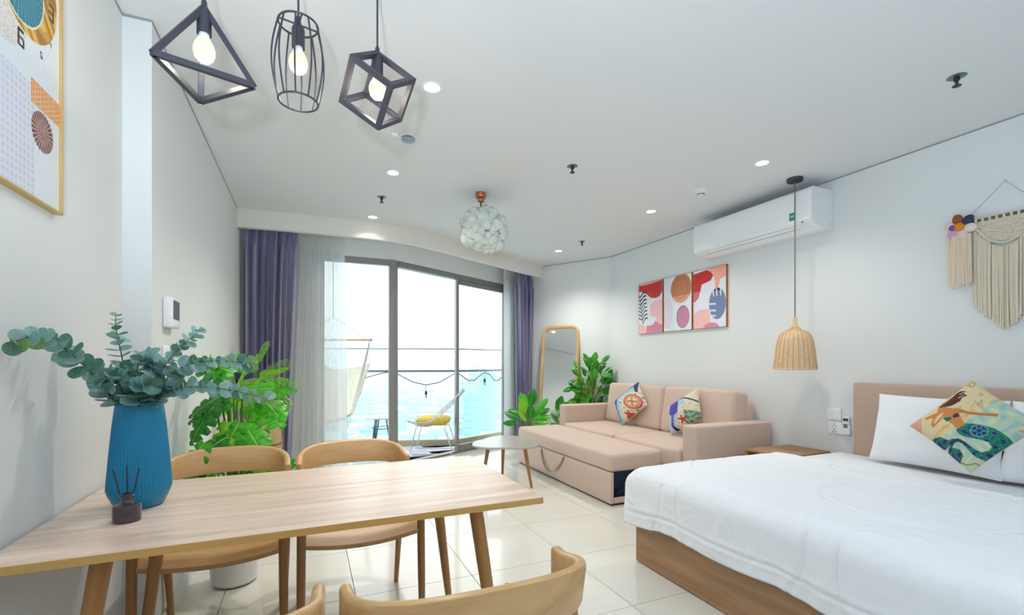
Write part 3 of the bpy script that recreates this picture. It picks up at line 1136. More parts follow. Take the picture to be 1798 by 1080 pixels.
# ------------------------------------------------------------------ pictures
def print_grid(name, parent, o, du, dv, ns, nt_, paint):
    """flat print: origin o (top left), du across, dv down; paint(S,T)->colours"""
    S, T = np.meshgrid(np.linspace(0, 1, ns), np.linspace(0, 1, nt_), indexing='ij')
    o, du, dv = map(np.array, (o, du, dv))
    A = o + S[..., None] * du + T[..., None] * dv
    ob = MB().grid(A, flip=True).build(name, M_print, parent)
    set_colours(ob.data, paint(S, T).reshape(-1, 3))
    return ob


def fill(C, m, c):
    C[m] = lin(c)


# large clock print on the left wall: frame 1.346..1.846 in y, 1.645..2.395 in z
py0, py1, pz0, pz1 = 1.346, 1.846, 1.645, 2.395
t = thing('wall_clock_picture', 'large gold framed marble and teal clock print on the near left wall', 'picture', (WL0, (py0 + py1) / 2, (pz0 + pz1) / 2))
hw, hh = (py1 - py0) / 2, (pz1 - pz0) / 2
for nm, a, b in (('frame_side', (0, -hw, -hh), (.022, -hw + .006, hh)), ('frame_side', (0, hw - .006, -hh), (.022, hw, hh)), ('frame_side', (0, -hw, -hh), (.022, hw, -hh + .006)), ('frame_side', (0, -hw, hh - .006), (.022, hw, hh))):
    MB().box(a, b).build(nm, M_gold, t, bevel=.001)
bb_ = MB().box((.001, -hw + .004, -hh + .004), (.014, hw - .004, hh - .004)).build('backing_board', M_white, t)


def paint_clock(S, T):
    Y = py0 + S * (py1 - py0)
    Z = pz1 - T * (pz1 - pz0)
    C = np.zeros(S.shape + (3,))
    C[:] = lin((226, 233, 238))
    v = np.abs(np.sin(16 * Y + 9 * Z + .8 * np.sin(21 * Z + 9 * Y)))
    fill(C, v < .014, (212, 218, 224))
    # lattice block
    g = (Y < 1.705) & (Z < 1.955 - .0)
    fill(C, g, (224, 226, 236))
    gm = g & (np.mod(Y, .02) > .007) & (np.mod(Z, .02) > .007)
    fill(C, gm, (206, 210, 222))
    # terrazzo disc
    td = in_ell(Y, Z, 1.56, 2.20, .135, .20)
    fill(C, td, (228, 224, 214))
    sp = td & (RNG.random(S.shape) < .07)
    fill(C, sp, (186, 150, 140))
    sp = td & (RNG.random(S.shape) < .05)
    fill(C, sp, (150, 160, 168))
    # gold crescent and teal dial
    gd = in_ell(Y, Z, 1.668, 2.236, .162, .160)
    fill(C, in_ell(Y, Z, 1.668, 2.236, .165, .163), (236, 226, 196))
    fill(C, gd, (206, 156, 52))
    w2 = np.sin(60 * Y + 38 * Z + 3 * np.sin(40 * Z + 25 * Y))
    fill(C, gd & (w2 > .55), (228, 190, 92))
    fill(C, gd & (w2 < -.6), (168, 112, 40))
    fill(C, in_ell(Y, Z, 1.636, 2.214, .121, .121), (238, 232, 210))
    tl = in_ell(Y, Z, 1.636, 2.214, .116, .116)
    fill(C, tl, (18, 118, 142))
    an = np.arctan2(Z - 2.214, Y - 1.636)
    fill(C, tl & (np.sin(an * 36) > .8), (90, 170, 184))
    # orange woven block
    ob = (Y > 1.685) & (Z < 1.975) & (Z > 1.905)
    fill(C, ob, (236, 196, 158))
    fill(C, ob & (np.mod(Y, .014) > .0032) & (np.mod(Z + .007 * np.floor(Y / .014), .014) > .0035), (226, 146, 78))
    # brown fan disc
    fd = in_ell(Y, Z, 1.748, 1.846, .061, .056)
    fill(C, fd, (146, 104, 98))
    an = np.arctan2(Z - 1.846, Y - 1.748)
    rr_ = np.hypot((Y - 1.748) / .061, (Z - 1.846) / .056)
    fill(C, fd & (np.sin(an * 26) > .35) & (rr_ > .62), (70, 44, 48))
    fill(C, fd & (np.sin(an * 26) < -.75), (214, 178, 168))

    def digit(n, cy, cz, h, wd, col=(22, 24, 30)):
        q = h * .30
        seg = {'a': ((-q, h / 2), (q, h / 2)), 'b': ((q, h / 2), (q, 0)), 'c': ((q, 0), (q, -h / 2)), 'd': ((-q, -h / 2), (q, -h / 2)), 'e': ((-q, 0), (-q, -h / 2)), 'f': ((-q, h / 2), (-q, 0)), 'g': ((-q, 0), (q, 0))}
        for s in {'3': 'abcdg', '4': 'bcfg', '5': 'acdfg', '6': 'acdefg'}[n]:
            p = [(cy + a, cz + b) for a, b in seg[s]]
            fill(C, near_line(Y, Z, p, wd), col)
    digit('6', 1.636, 2.048, .040, .0075)
    digit('3', 1.798, 2.222, .040, .0075)
    digit('5', 1.741, 2.064, .015, .0045)
    digit('4', 1.792, 2.126, .014, .0042)
    return C


print_grid('print', bb_, (.0145, -hw + .006, hh - .006), (0, 2 * hw - .012, 0), (0, 0, -2 * hh + .012), 230, 330, paint_clock)


def paint_1(S, T):
    C = np.zeros(S.shape + (3,))
    C[:] = lin((238, 238, 244))
    fill(C, in_poly(S, T, [(0, 0), (1, 0), (1, .06), (0, .06)]), (248, 178, 160))
    fill(C, in_poly(S, T, [(0, .03), (.3, .04), (1, .01), (1, .22), (.9, .31), (.72, .335), (.52, .31), (.36, .23), (.2, .17), (0, .15)]), (204, 38, 32))
    fill(C, in_poly(S, T, [(.5, .46), (.62, .40), (1, .38), (1, .86), (.8, .82), (.74, .70), (.52, .67)]), (250, 194, 196))
    fill(C, in_poly(S, T, [(0, .80), (.2, .82), (.34, .9), (.38, 1), (0, 1)]), (248, 196, 186))
    fill(C, in_poly(S, T, [(.34, .86), (.6, .85), (.74, .77), (.88, .84), (1, .86), (1, 1), (.34, 1)]), (222, 128, 152))
    for k in range(8):
        y = .16 + .075 * k
        dk = (38, 42, 54) if k < 3 else (92, 108, 118)
        fill(C, near_line(S, T, [(.06 + .02 * k, y + .10), (.20 + .012 * k, y + .02), (.30 + .012 * k, y - .005 + .02)], .035), dk)
    fill(C, near_line(S, T, [(.0, .17), (.10, .45), (.17, .80)], .022), (72, 84, 96))
    for k in range(7):
        y = .22 + .075 * k
        fill(C, near_line(S, T, [(.04 + .018 * k, y + .06), (-.02, y + .01)], .028), (80, 94, 106))
    return C


def paint_2(S, T):
    C = np.zeros(S.shape + (3,))
    C[:] = lin((236, 238, 246))
    fill(C, in_poly(S, T, [(.05, 0), (.3, 0), (.26, .4), (.4, .6), (.4, 1), (.1, 1)]), (226, 232, 242))
    fill(C, in_ell(S, T, .13, .66, .20, .28), (228, 218, 236))
    br = in_ell(S, T, .63, .24, .37, .265)
    fill(C, br, (202, 124, 84))
    fill(C, br & (T > .375), (234, 158, 130))
    fill(C, in_ell(S, T, .62, .24, .25, .19) & ~in_ell(S, T, .62, .24, .235, .18), (172, 98, 62))
    fill(C, in_poly(S, T, [(.86, 0), (1, 0), (1, .1), (.94, .07)]), (246, 234, 200))
    el = in_ell(S, T, .70, .76, .23, .205)
    fill(C, el, (178, 120, 148))
    fill(C, in_ell(S, T, .71, .77, .20, .175), (206, 132, 160))
    return C


def paint_3(S, T):
    C = np.zeros(S.shape + (3,))
    C[:] = lin((234, 233, 242))
    fill(C, in_poly(S, T, [(.44, 0), (1, 0), (1, .18), (.84, .21), (.8, .30), (.76, .38), (.68, .36), (.68, .24), (.62, .1)]), (250, 172, 152))
    fill(C, in_poly(S, T, [(0, .05), (.42, .015), (.55, .06), (.63, .13), (.55, .21), (.38, .235), (.27, .25), (.22, .38), (0, .40)]), (200, 34, 30))
    fill(C, in_poly(S, T, [(0, .36), (.22, .36), (.17, .47), (.06, .53), (0, .54)]), (218, 106, 128))
    fill(C, in_poly(S, T, [(0, .74), (.2, .68), (.48, .68), (.52, .8), (.56, .94), (.5, 1), (0, 1)]), (250, 192, 186))
    fill(C, in_ell(S, T, .56, 1.0, .24, .085), (220, 140, 164))
    fill(C, in_ell(S, T, .30, .52, .14, .12), (240, 236, 238))
    lf = in_ell(S, T, .75, .61, .25, .26)
    cut = np.zeros(S.shape, bool)
    for xx in (.62, .72, .84):
        cut |= near_line(S, T, [(xx, .33), (xx + .015, .47)], .035)
    for yy in (.60, .71, .80):
        cut |= near_line(S, T, [(.45, yy), (.70, yy + .012)], .028)
    fill(C, lf & ~cut, (112, 132, 170))
    fill(C, lf & ~cut & (T < .40), (36, 42, 58))
    return C


for k, (ya, yb2, pf, lab) in enumerate([(4.70, 4.272, paint_1, 'abstract print with red blob and black palm frond, left of three above the sofa'), (4.252, 3.822, paint_2, 'abstract print with brown and rose ovals, middle of three above the sofa'), (3.803, 3.372, paint_3, 'abstract print with slate blue monstera leaf, right of three above the sofa')]):
    z0, z1 = 1.552, 2.166
    t = thing('framed_picture', lab, 'picture', (WR, (ya + yb2) / 2, (z0 + z1) / 2), group='three prints above the sofa')
    hw, hh = (ya - yb2) / 2, (z1 - z0) / 2
    th = .024
    for nm, a, b in (('frame_side', (-th, -hw, -hh), (0, -hw + .007, hh)), ('frame_side', (-th, hw - .007, -hh), (0, hw, hh)), ('frame_side', (-th, -hw, -hh), (0, hw, -hh + .007)), ('frame_side', (-th, -hw, hh - .007), (0, hw, hh))):
        MB().box(a, b).build(nm, M_walnut, t)
    bb_ = MB().box((-.016, -hw + .005, -hh + .005), (-.001, hw - .005, hh - .005)).build('backing_board', M_white, t)
    print_grid('print', bb_, (-th - .0003, hw - .005, hh - .004), (0, -2 * hw + .010, 0), (0, 0, -2 * hh + .008), 110, 150, pf)

# ------------------------------------------------------------------ air conditioner
y0, y1 = 2.372, 3.566
t = thing('air_conditioner', 'long white split air conditioner high on the right wall', 'air conditioner', (WR, (y0 + y1) / 2, 2.24))
hy = (y1 - y0) / 2
prof = [(0, .008), (0, .318), (-.225, .318), (-.245, .312), (-.250, .300), (-.250, .062), (-.240, .046), (-.120, .0), (-.02, .0)]
vs = [(x, -hy, z) for x, z in prof] + [(x, hy, z) for x, z in prof]
n = len(prof)
MB().add(vs, [tuple(range(n)), tuple(range(n, 2 * n))[::-1]] + [(i, n + i, n + (i + 1) % n, (i + 1) % n) for i in range(n)]).build('body', M_white, t, bevel=.004)
fp_ = MB().rbox((-.2525, .0, .178), (.009, 2 * hy - .006, .232), .004, 2).build('front_panel', M_white, t, smooth=True)
MB().bar((-.196, -hy + .14, .0275), (-.196, hy - .10, .0275), .014, .012).build('louver', mat('louver_grey', rgb(120, 122, 126), .5), t)
MB().bar((-.218, -hy + .10, .031), (-.218, hy - .02, .031), .04, .006, up=(.37, 0, .93)).build('air_flap', M_white, t, bevel=.001)
gl = mat('green_energy_label', rgb(40, 150, 104), .5)
MB().box((-.2582, -hy + .128, .086), (-.2570, -hy + .176, .148)).build('energy_label', gl, fp_)
MB().box((-.2586, -hy + .136, .110), (-.2582, -hy + .168, .128)).build('label_print', mat('label_print_pale', rgb(150, 214, 186), .5), fp_)
MB().rbox((-.2505, -hy + .072, .054), (.004, .02, .012), .002, 2).build('sensor_eye', mat('sensor_grey', rgb(140, 146, 150), .3), t, smooth=True)
for z in (.03, .058):
    MB().box((-.048, -hy - .003, z), (-.012, -hy, z + .012)).build('side_screw_cover', M_offwhite, t, bevel=.001)

# ------------------------------------------------------------------ rattan lamp
RX, RY = 3.5, 2.48
t = thing('rattan_pendant', 'bell shaped woven rattan pendant lamp hanging before the right wall', 'lamp', (RX, RY, CEIL))
MB().lathe([(0, -.026), (.054, -.024), (.058, -.018), (.058, 0)], 36).build('ceiling_rose', M_black, t, smooth=True)
zN = 1.555 - CEIL
MB().tube([(0, 0, -.02), (0, 0, zN)], .0045, 8).build('cord', mat('grey_cord', rgb(112, 112, 118), .6), t)
rp = [(.014, 0), (.018, -.005), (.018, -.05), (.026, -.078), (.052, -.100), (.088, -.112), (.118, -.140), (.138, -.185), (.148, -.240), (.156, -.310), (.166, -.385), (.168, -.405)]
rp = [(r * .87, z + zN) for r, z in rp]
mb = MB()
mb.lathe(rp, 96, rib=lambda a, i, z: (.018 * math.cos(24 * a) if i > 3 else .01 * math.cos(24 * a)), cap=False)
so_ = mb.build('shade', M_rattan, t, smooth=True, angle=180)
mb = MB()
for k in range(24):
    a = 2 * PI * k / 24
    mb.tube([(r * 1.012 * math.cos(a), r * 1.015 * math.sin(a), z) for r, z in rp[3:]], .0034, 5)
mb.build('rattan_stave', mat('rattan_dark', rgb(208, 168, 120), .6), so_, smooth=True, kind='stuff')
MB().tube([(.146 * math.cos(2 * PI * k / 48), .146 * math.sin(2 * PI * k / 48), zN - .405) for k in range(48)], .006, 8, closed=True).build('rim', M_rattan, so_, smooth=True)
MB().lathe([(0, 0), (.02, -.01), (.03, -.04), (.02, -.07), (0, -.075)], 20, c=(0, 0, zN - .15)).build('bulb', M_white, t, smooth=True)

# ------------------------------------------------------------------ bed
BX0, BX1, BY0, BY1 = 1.822, 3.70, .42, 2.30
bed = thing('bed', 'double bed with oak base and beige upholstered headboard on the right wall', 'bed', ((BX0 + BX1) / 2, (BY0 + BY1) / 2, 0))
L = bed.location
MB().box((BX0 - L.x, BY0 - L.y, .006), (BX0 + .03 - L.x, BY1 - L.y, .30)).build('foot_panel', M_bedwood, bed, bevel=.002)
M_bw2 = wood('bed_side_oak', rgb(186, 146, 108), rgb(142, 106, 74), 'X', 3.0, .5, 9)
for y in (BY0, BY1 - .03):
    MB().box((BX0 + .03 - L.x, y - L.y, .006), (BX1 - L.x, y + .03 - L.y, .30)).build('side_panel', M_bw2, bed, bevel=.002)
MB().box((BX0 + .03 - L.x, BY0 + .03 - L.y, .25), (BX1 - L.x, BY1 - .03 - L.y, .28)).build('slat_base', M_bedwood, bed)
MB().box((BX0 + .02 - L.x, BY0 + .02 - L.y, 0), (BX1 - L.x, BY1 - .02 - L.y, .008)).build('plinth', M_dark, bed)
MB().rbox((3.742 - L.x, (.44 + 2.174) / 2 - L.y, .53), (.082, 1.734, 1.04), .014, 3).build('headboard', M_head, bed, smooth=True)
mat_o = MB().rbox((0, 0, .115), (1.83, 1.82, .23), .05, 4).build('mattress', M_linen, None, (2.78, 1.36, .302), smooth=True)
tag(mat_o, 'white sheeted mattress on the oak bed, showing in front of the pillows', 'mattress')


M_duvet = mat('crumpled_white_linen', rgb(243, 246, 250), 0.85, sheen=.1)
_nt = M_duvet.node_tree
_tc = _nt.nodes.new('ShaderNodeTexCoord')
_bs = None
for _sc, _st, _ds, _di in ((5.0, .8, .10, 1.6), (17.0, .6, .035, 1.2)):
    _n = _nt.nodes.new('ShaderNodeTexNoise')
    _n.noise_type = 'RIDGED_MULTIFRACTAL'
    _n.inputs['Scale'].default_value = _sc
    _n.inputs['Detail'].default_value = 3
    _n.inputs['Distortion'].default_value = _di
    _b = _nt.nodes.new('ShaderNodeBump')
    _b.inputs['Strength'].default_value = _st
    _b.inputs['Distance'].default_value = _ds * .12
    _nt.links.new(_tc.outputs['Object'], _n.inputs['Vector'])
    _nt.links.new(_n.outputs['Fac'], _b.inputs['Height'])
    if _bs is not None:
        _nt.links.new(_bs.outputs['Normal'], _b.inputs['Normal'])
    _bs = _b
_nt.links.new(_bs.outputs['Normal'], _nt.nodes['Principled BSDF'].inputs['Normal'])


def duvet():
    nx, ny = 170, 190
    X0h, X1f = 3.02, 1.80     # head hem, foot edge
    ya, yb_ = .40, 2.27
    top = .575
    r = .09
    lp = (X0h - X1f) + .30       # run over the foot
    pl = np.linspace(0, 1, nx)
    ql = np.linspace(0, 1, ny)
    A = np.zeros((nx, ny, 3))
    rg = np.random.default_rng(21)
    dl = .27                     # side drop

    def over(d, r):              # arc length past the edge -> (outward, down)
        d = np.maximum(d, -r * .57)
        e = d + r * .57
        th = np.clip(e / r, 0, PI / 2)
        out = -r * .57 * 0 + r * np.sin(th) - r * .57
        dn = r * (1 - np.cos(th)) + np.maximum(0, e - r * PI / 2)
        return out, dn
    L1 = X0h - X1f
    W = yb_ - ya
    pp = pl * (L1 + .30)
    qq = -dl + ql * (W + 2 * dl)
    P, Q = np.meshgrid(pp, qq, indexing='ij')
    ox, dx = over(P - L1, r)
    inx = P < L1 - r * .57
    X = np.where(inx, X0h - P, X1f - ox)
    dx = np.where(inx, 0, dx)
    oy1, dy1 = over(Q - W, r)
    oy0, dy0 = over(-Q, r)
    iny1, iny0 = Q < W - r * .57, Q > r * .57
    Y = np.where(iny1, np.where(iny0, ya + Q, ya - oy0), yb_ + oy1)
    dy = np.where(iny1, np.where(iny0, 0, dy0), dy1)
    D = np.minimum((np.maximum(dx, 0) ** 6 + np.maximum(dy, 0) ** 6) ** (1 / 6), .315)
    # crumples and folds
    h = np.zeros_like(P)
    for k in range(42):
        a = rg.uniform(0, PI)
        fr = rg.uniform(8, 30)
        cx, cy = rg.uniform(0, 1.5), rg.uniform(-.2, 2.0)
        s = rg.uniform(.16, .42)
        g = np.exp(-(((P - cx) ** 2 + (Q - cy) ** 2) / s ** 2))
        h += g * .0022 * np.sin(fr * ((P - cx) * math.cos(a) + (Q - cy) * math.sin(a)) + rg.uniform(0, 6))
    # quilting seams: big scallops and straight lines pressed in
    def seam(d, wd=.007, dep=.008):
        return -dep * np.exp(-(d / wd) ** 2) + dep * .45 * np.exp(-((np.abs(d) - 2.6 * wd) / (1.6 * wd)) ** 2)
    for cx, cy, R in ((.62, 1.55, .34), (.62, .75, .34), (.62, .0, .34), (1.32, 1.15, .34), (1.32, .35, .34), (1.32, 1.95, .34), (0.0, 1.15, .3), (0.0, .35, .3)):
        d = np.hypot(P - cx, Q - cy) - R
        m = (np.arctan2(Q - cy, P - cx) > -2.2) & (np.arctan2(Q - cy, P - cx) < 2.2)
        h += seam(d) * m
    h += seam(P - .045, .008, .014)
    h += seam(P - (L1 + .30 - .075), .006, .008)
    # soft thickness towards the middle
    h += .012 * np.clip(np.sin(PI * np.clip(P / L1, 0, 1)), 0, 1) ** .5 * np.clip(np.sin(PI * np.clip(Q / W, 0, 1)), 0, 1) ** .4
    h -= .016 * (P < .03)
    # vertical ripples in the hanging part
    rip = .005 * np.sin(Q * 14 + 1.4 * np.sin(Q * 5)) + .003 * np.sin(Q * 37 + 2 * np.sin(Q * 8))
    ripx = .010 * np.sin(P * 30 + np.sin(P * 11))
    hang = np.clip(D / .25, 0, 1)
    X = X - hang * np.where(dx > .04, rip + .006, 0) - np.where(dx > .04, h * .8, 0)
    Y = Y + np.sign(dy1 - dy0) * hang * np.where(dy > .04, ripx + .004, 0)
    Z = top - D + np.where(D < .09, h, h * .2) - .008 * hang * np.sin(Q * 11 + .7)
    # hem along the foot sags a little at the corner
    Z -= hang * .03 * np.clip((Q - (W - .25)) / .3, 0, 1)
    A[..., 0], A[..., 1], A[..., 2] = X, Y, Z
    c = np.array([2.4, 1.34, .56])
    A -= c
    mb = MB().grid(A, flip=False)
    o = mb.build('duvet', M_duvet, None, tuple(c), smooth=True, angle=180)
    s = o.modifiers.new('thickness', 'SOLIDIFY')
    s.thickness = .012
    s.offset = 0
    return o


tag(duvet(), 'white quilted duvet spread over the bed and hanging over its foot', 'duvet')


def cushion(name, c, U, V, th, m, label, cat, paint=None, back=(230, 220, 200), n=60, group=None, pinch=.07, crease=0.0):
    """pillow with half axes U, V (world), thickness th; its print faces U x V"""
    U, V, c = Vector(U), Vector(V), Vector(c)
    N = U.cross(V).normalized()
    s = np.linspace(-1, 1, n)
    S, T = np.meshgrid(s, s, indexing='ij')
    X = S * (1 - pinch * (1 - T ** 2))
    Y = T * (1 - pinch * (1 - S ** 2))
    H = th / 2 * (np.clip((1 - S ** 2), 0, 1) * np.clip((1 - T ** 2), 0, 1)) ** .42
    if crease:
        rg = np.random.default_rng(len(label))
        for k in range(14):
            a = rg.uniform(0, 6.28)
            H = H + crease * np.clip(1 - S ** 2, 0, 1) ** .5 * np.clip(1 - T ** 2, 0, 1) ** .5 * np.sin(rg.uniform(4, 11) * (S * math.cos(a) + T * math.sin(a)) + rg.uniform(0, 6)) / 3
    u, v, nn = (np.array(q) for q in (U, V, N))
    F = X[..., None] * u + Y[..., None] * v + H[..., None] * nn
    B = X[..., None] * u + Y[..., None] * v - (H * .9)[..., None] * nn
    mb = MB().grid(F).grid(B, flip=True)
    o = mb.build(name, m, None, tuple(c), smooth=True, angle=180)
    if paint is not None:
        Cf = paint(S, T)
        Cb = np.zeros_like(Cf)
        Cb[:] = lin(back)
        set_colours(o.data, np.concatenate([Cf.reshape(-1, 3), Cb.reshape(-1, 3)]))
    return tag(o, label, cat, group)


cushion('pillow', (3.545, 1.615, .768), (-.01, -.335, 0), (.078, .01, .216), .16, M_linen, 'white pillow against the left end of the beige headboard', 'pillow', n=50, group='white bed pillows', pinch=.045, crease=.006)
cushion('pillow', (3.545, .965, .768), (-.01, -.335, 0), (.078, -.01, .216), .16, M_linen, 'white pillow partly hidden behind the right of the mermaid cushion', 'pillow', n=50, group='white bed pillows', pinch=.045, crease=.006)


def px_paint(L, T, B, shapes):
    """paint given in photo-crop coordinates with corners L(-1,-1), T(-1,1), B(1,-1)"""
    L, T, B = map(np.array, (L, T, B))

    def f(S, Tt):
        a, b = (S + 1) / 2, (Tt + 1) / 2
        X = L[0] + a * (B[0] - L[0]) + b * (T[0] - L[0])
        Y = L[1] + a * (B[1] - L[1]) + b * (T[1] - L[1])
        return shapes(X, Y)
    return f


def paint_mermaid(X, Y):
    C = np.zeros(X.shape + (3,))
    C[:] = lin((228, 210, 166))
    mint = in_poly(X, Y, [(1040, 330), (960, 420), (860, 520), (640, 640), (520, 740), (400, 740), (640, 1100), (900, 1100), (1600, 900), (1600, 500)])
    fill(C, mint, (190, 212, 190))
    n = np.sin(X * .031 + 2 * np.sin(Y * .02)) * np.sin(Y * .027 + 1.5 * np.sin(X * .017))
    fill(C, mint & (n > .45), (162, 200, 188))
    fill(C, mint & (n < -.55), (216, 222, 182))
    fill(C, in_poly(X, Y, [(640, 850), (900, 930), (1100, 930), (1000, 1100), (640, 1100)]) & (n > -.2), (206, 214, 174))
    tan = ~mint
    fill(C, tan & (n > .6) & (X > 500), (214, 190, 138))
    fill(C, in_ell(X, Y, 800, 150, 36, 34) & ~in_ell(X, Y, 800, 150, 22, 20), (190, 160, 90))
    fill(C, near_line(X, Y, [(830, 420), (860, 350), (890, 400), (920, 330), (930, 420)], 8), (186, 160, 110))
    fill(C, near_line(X, Y, [(440, 730), (520, 660), (600, 610)], 26), (226, 186, 96))
    fill(C, near_line(X, Y, [(740, 520), (800, 500), (770, 545)], 14), (222, 180, 92))
    fill(C, in_poly(X, Y, [(100, 575), (300, 490), (290, 690)]), (232, 182, 150))
    for k in range(5):
        fill(C, near_line(X, Y, [(170 + 30 * k, 500), (180 + 28 * k, 680)], 7), (204, 128, 102))
    fill(C, in_poly(X, Y, [(1240, 560), (1300, 600), (1400, 560), (1400, 690), (1210, 650), (1290, 630)]), (224, 142, 100))
    skin = (214, 136, 74)
    fill(C, in_poly(X, Y, [(330, 512), (400, 482), (468, 462), (472, 402), (560, 405), (640, 425), (700, 428), (800, 468), (900, 482), (1060, 482), (1078, 500), (1060, 518), (940, 512), (800, 500), (715, 480), (722, 530), (775, 600), (690, 655), (640, 600), (570, 560), (545, 512), (500, 575), (432, 632), (408, 600), (428, 520), (345, 535)]), skin)
    fill(C, in_poly(X, Y, [(480, 500), (540, 460), (530, 500), (450, 590), (440, 560)]), (236, 206, 160))
    fill(C, near_line(X, Y, [(720, 455), (900, 498), (1060, 505)], 10), (190, 112, 58))
    fill(C, in_poly(X, Y, [(470, 400), (520, 355), (560, 330), (620, 275), (660, 235), (700, 222), (762, 232), (735, 252), (775, 285), (722, 305), (712, 340), (660, 375), (610, 395), (545, 402)]), (92, 40, 34))
    fill(C, near_line(X, Y, [(690, 262), (735, 240)], 8), (228, 210, 166))
    fill(C, near_line(X, Y, [(680, 305), (740, 275)], 8), (228, 210, 166))
    fill(C, near_line(X, Y, [(520, 385), (640, 300)], 8), (134, 70, 50))
    fill(C, in_poly(X, Y, [(535, 528), (620, 520), (635, 550), (580, 572)]), (30, 112, 100))
    fill(C, in_poly(X, Y, [(640, 508), (690, 474), (716, 520), (652, 536)]), (52, 58, 96))
    tail = in_poly(X, Y, [(678, 662), (785, 595), (900, 600), (1040, 640), (1140, 708), (1195, 790), (1150, 862), (1050, 912), (930, 936), (840, 910), (785, 855), (735, 800), (690, 778), (645, 795), (625, 835), (700, 850), (728, 905), (690, 962), (640, 994), (585, 935), (562, 870), (600, 812), (540, 852), (460, 830), (398, 750), (500, 728), (590, 765), (625, 752), (700, 748), (770, 785), (835, 840), (900, 866), (970, 850), (1000, 812), (972, 772), (880, 750), (760, 730), (705, 705)])
    fill(C, tail, (22, 104, 106))
    v = np.sin(X * .047 + 1.2 * np.sin(Y * .05)) * np.sin(Y * .052 + 1.1 * np.sin(X * .043))
    fill(C, tail & (v > .35), (40, 52, 104))
    fill(C, tail & (v < -.35), (30, 140, 92))
    fill(C, tail & (np.abs(v - .18) < .06), (88, 170, 168))
    fl = tail & in_ell(X, Y, 900, 668, 85, 62)
    fill(C, fl, (42, 46, 104))
    an = np.arctan2(Y - 668, X - 900)
    rr_ = np.hypot((X - 900) / 85, (Y - 668) / 62)
    fill(C, fl & (rr_ < .55 + .3 * np.cos(6 * an)) & (rr_ > .25), (58, 146, 168))
    fill(C, fl & (rr_ > .86), (120, 176, 176))
    fill(C, tail & in_poly(X, Y, [(610, 820), (640, 740), (760, 745), (800, 800), (740, 830), (690, 770), (640, 800)]), (50, 62, 104))
    fill(C, near_line(X, Y, [(700, 970), (760, 985), (840, 965), (920, 1000)], 9), (122, 132, 84))
    return C


mp_, mn_ = Vector((3.20, 1.3, .585)), Vector((-.93, -.12, .36)).normalized()
pL = at_plane(1597, 748, mp_, mn_)
pT = at_plane(1708, 668, mp_, mn_)
pB = at_plane(1704, 831, mp_, mn_)
cushion('mermaid_cushion', pL + (pB - pL) / 2 + (pT - pL) / 2, (pB - pL) / 2, (pT - pL) / 2, .17, M_cprint, 'throw cushion printed with a green tailed mermaid, leaning on the bed pillows', 'cushion', px_paint((150, 575), (795, 95), (770, 1045), paint_mermaid), n=150, pinch=.05)

# ------------------------------------------------------------------ nightstand
t = thing('nightstand', 'low open oak nightstand between the sofa arm and the bed', 'nightstand', (3.52, 2.56, 0))
MB().rbox((0, 0, .49), (.52, .36, .022), .010, 3).build('top_board', M_bedwood, t, smooth=True)
for y in (-.17, .17):
    MB().box((-.25, y - .01, .20), (.25, y + .01, .48)).build('side_board', M_bedwood, t, bevel=.003)
MB().box((.23, -.16, .20), (.25, .16, .48)).build('back_board', M_bedwood, t)
MB().box((-.25, -.16, .20), (.23, .16, .22)).build('shelf', M_bedwood, t)
for x in (-.22, .22):
    for y in (-.15, .15):
        MB().tube([(x, y, .20), (x, y, 0)], [.018, .012], 10).build('leg', M_leg, t, smooth=True)

# switch and socket plates beside the headboard
t = thing('light_switch', 'white switch plate on the wall beside the headboard, above the socket', 'switch', (WR, 2.355, .795))
pl_ = MB().rbox((-.006, 0, 0), (.012, .105, .098), .004, 2).build('plate', M_white, t, smooth=True)
MB().box((-.0145, -.035, -.034), (-.012, .035, .034)).build('rocker', M_white, pl_, bevel=.001)
t = thing('wall_socket', 'white double socket plate directly under the switch beside the headboard', 'socket', (WR, 2.350, .690))
pl_ = MB().rbox((-.006, 0, 0), (.012, .105, .098), .004, 2).build('plate', M_white, t, smooth=True)
hm = MB()
for z in (-.022, .022):
    for dy, dz in ((0, .009), (-.011, -.008), (.011, -.008)):
        hm.box((-.0128, dy - .0025, z + dz - .004), (-.0119, dy + .0025, z + dz + .004))
hm.build('pin_holes', M_dark, pl_)
t = thing('remote_holder', 'white remote control in a wall holder right of the socket plate', 'remote control', (WR, 2.262, .712))
MB().rbox((-.012, 0, -.03), (.024, .062, .075), .006, 2).build('holder', M_white, t, smooth=True)
rm_ = MB().rbox((-.013, 0, .012), (.018, .05, .125), .006, 2).build('remote', M_white, t, smooth=True)
MB().box((-.0235, -.018, .040), (-.0218, .018, .062)).build('screen', mat('remote_screen', rgb(70, 80, 84), .2), rm_)
MB().box((-.0252, -.015, -.012), (-.0238, .015, .018)).build('keypad', mat('remote_keys', rgb(110, 118, 122), .5), rm_)

# ------------------------------------------------------------------ sofa bed
SY0, SY1 = 2.88, 5.13
sofa = thing('sofa_bed', 'beige linen sofa with its pull-out bed extended, along the right wall', 'sofa', (3.3, (SY0 + SY1) / 2, 0))
L = sofa.location


def sp_(x, y, z):
    return (x - L.x, y - L.y, z)


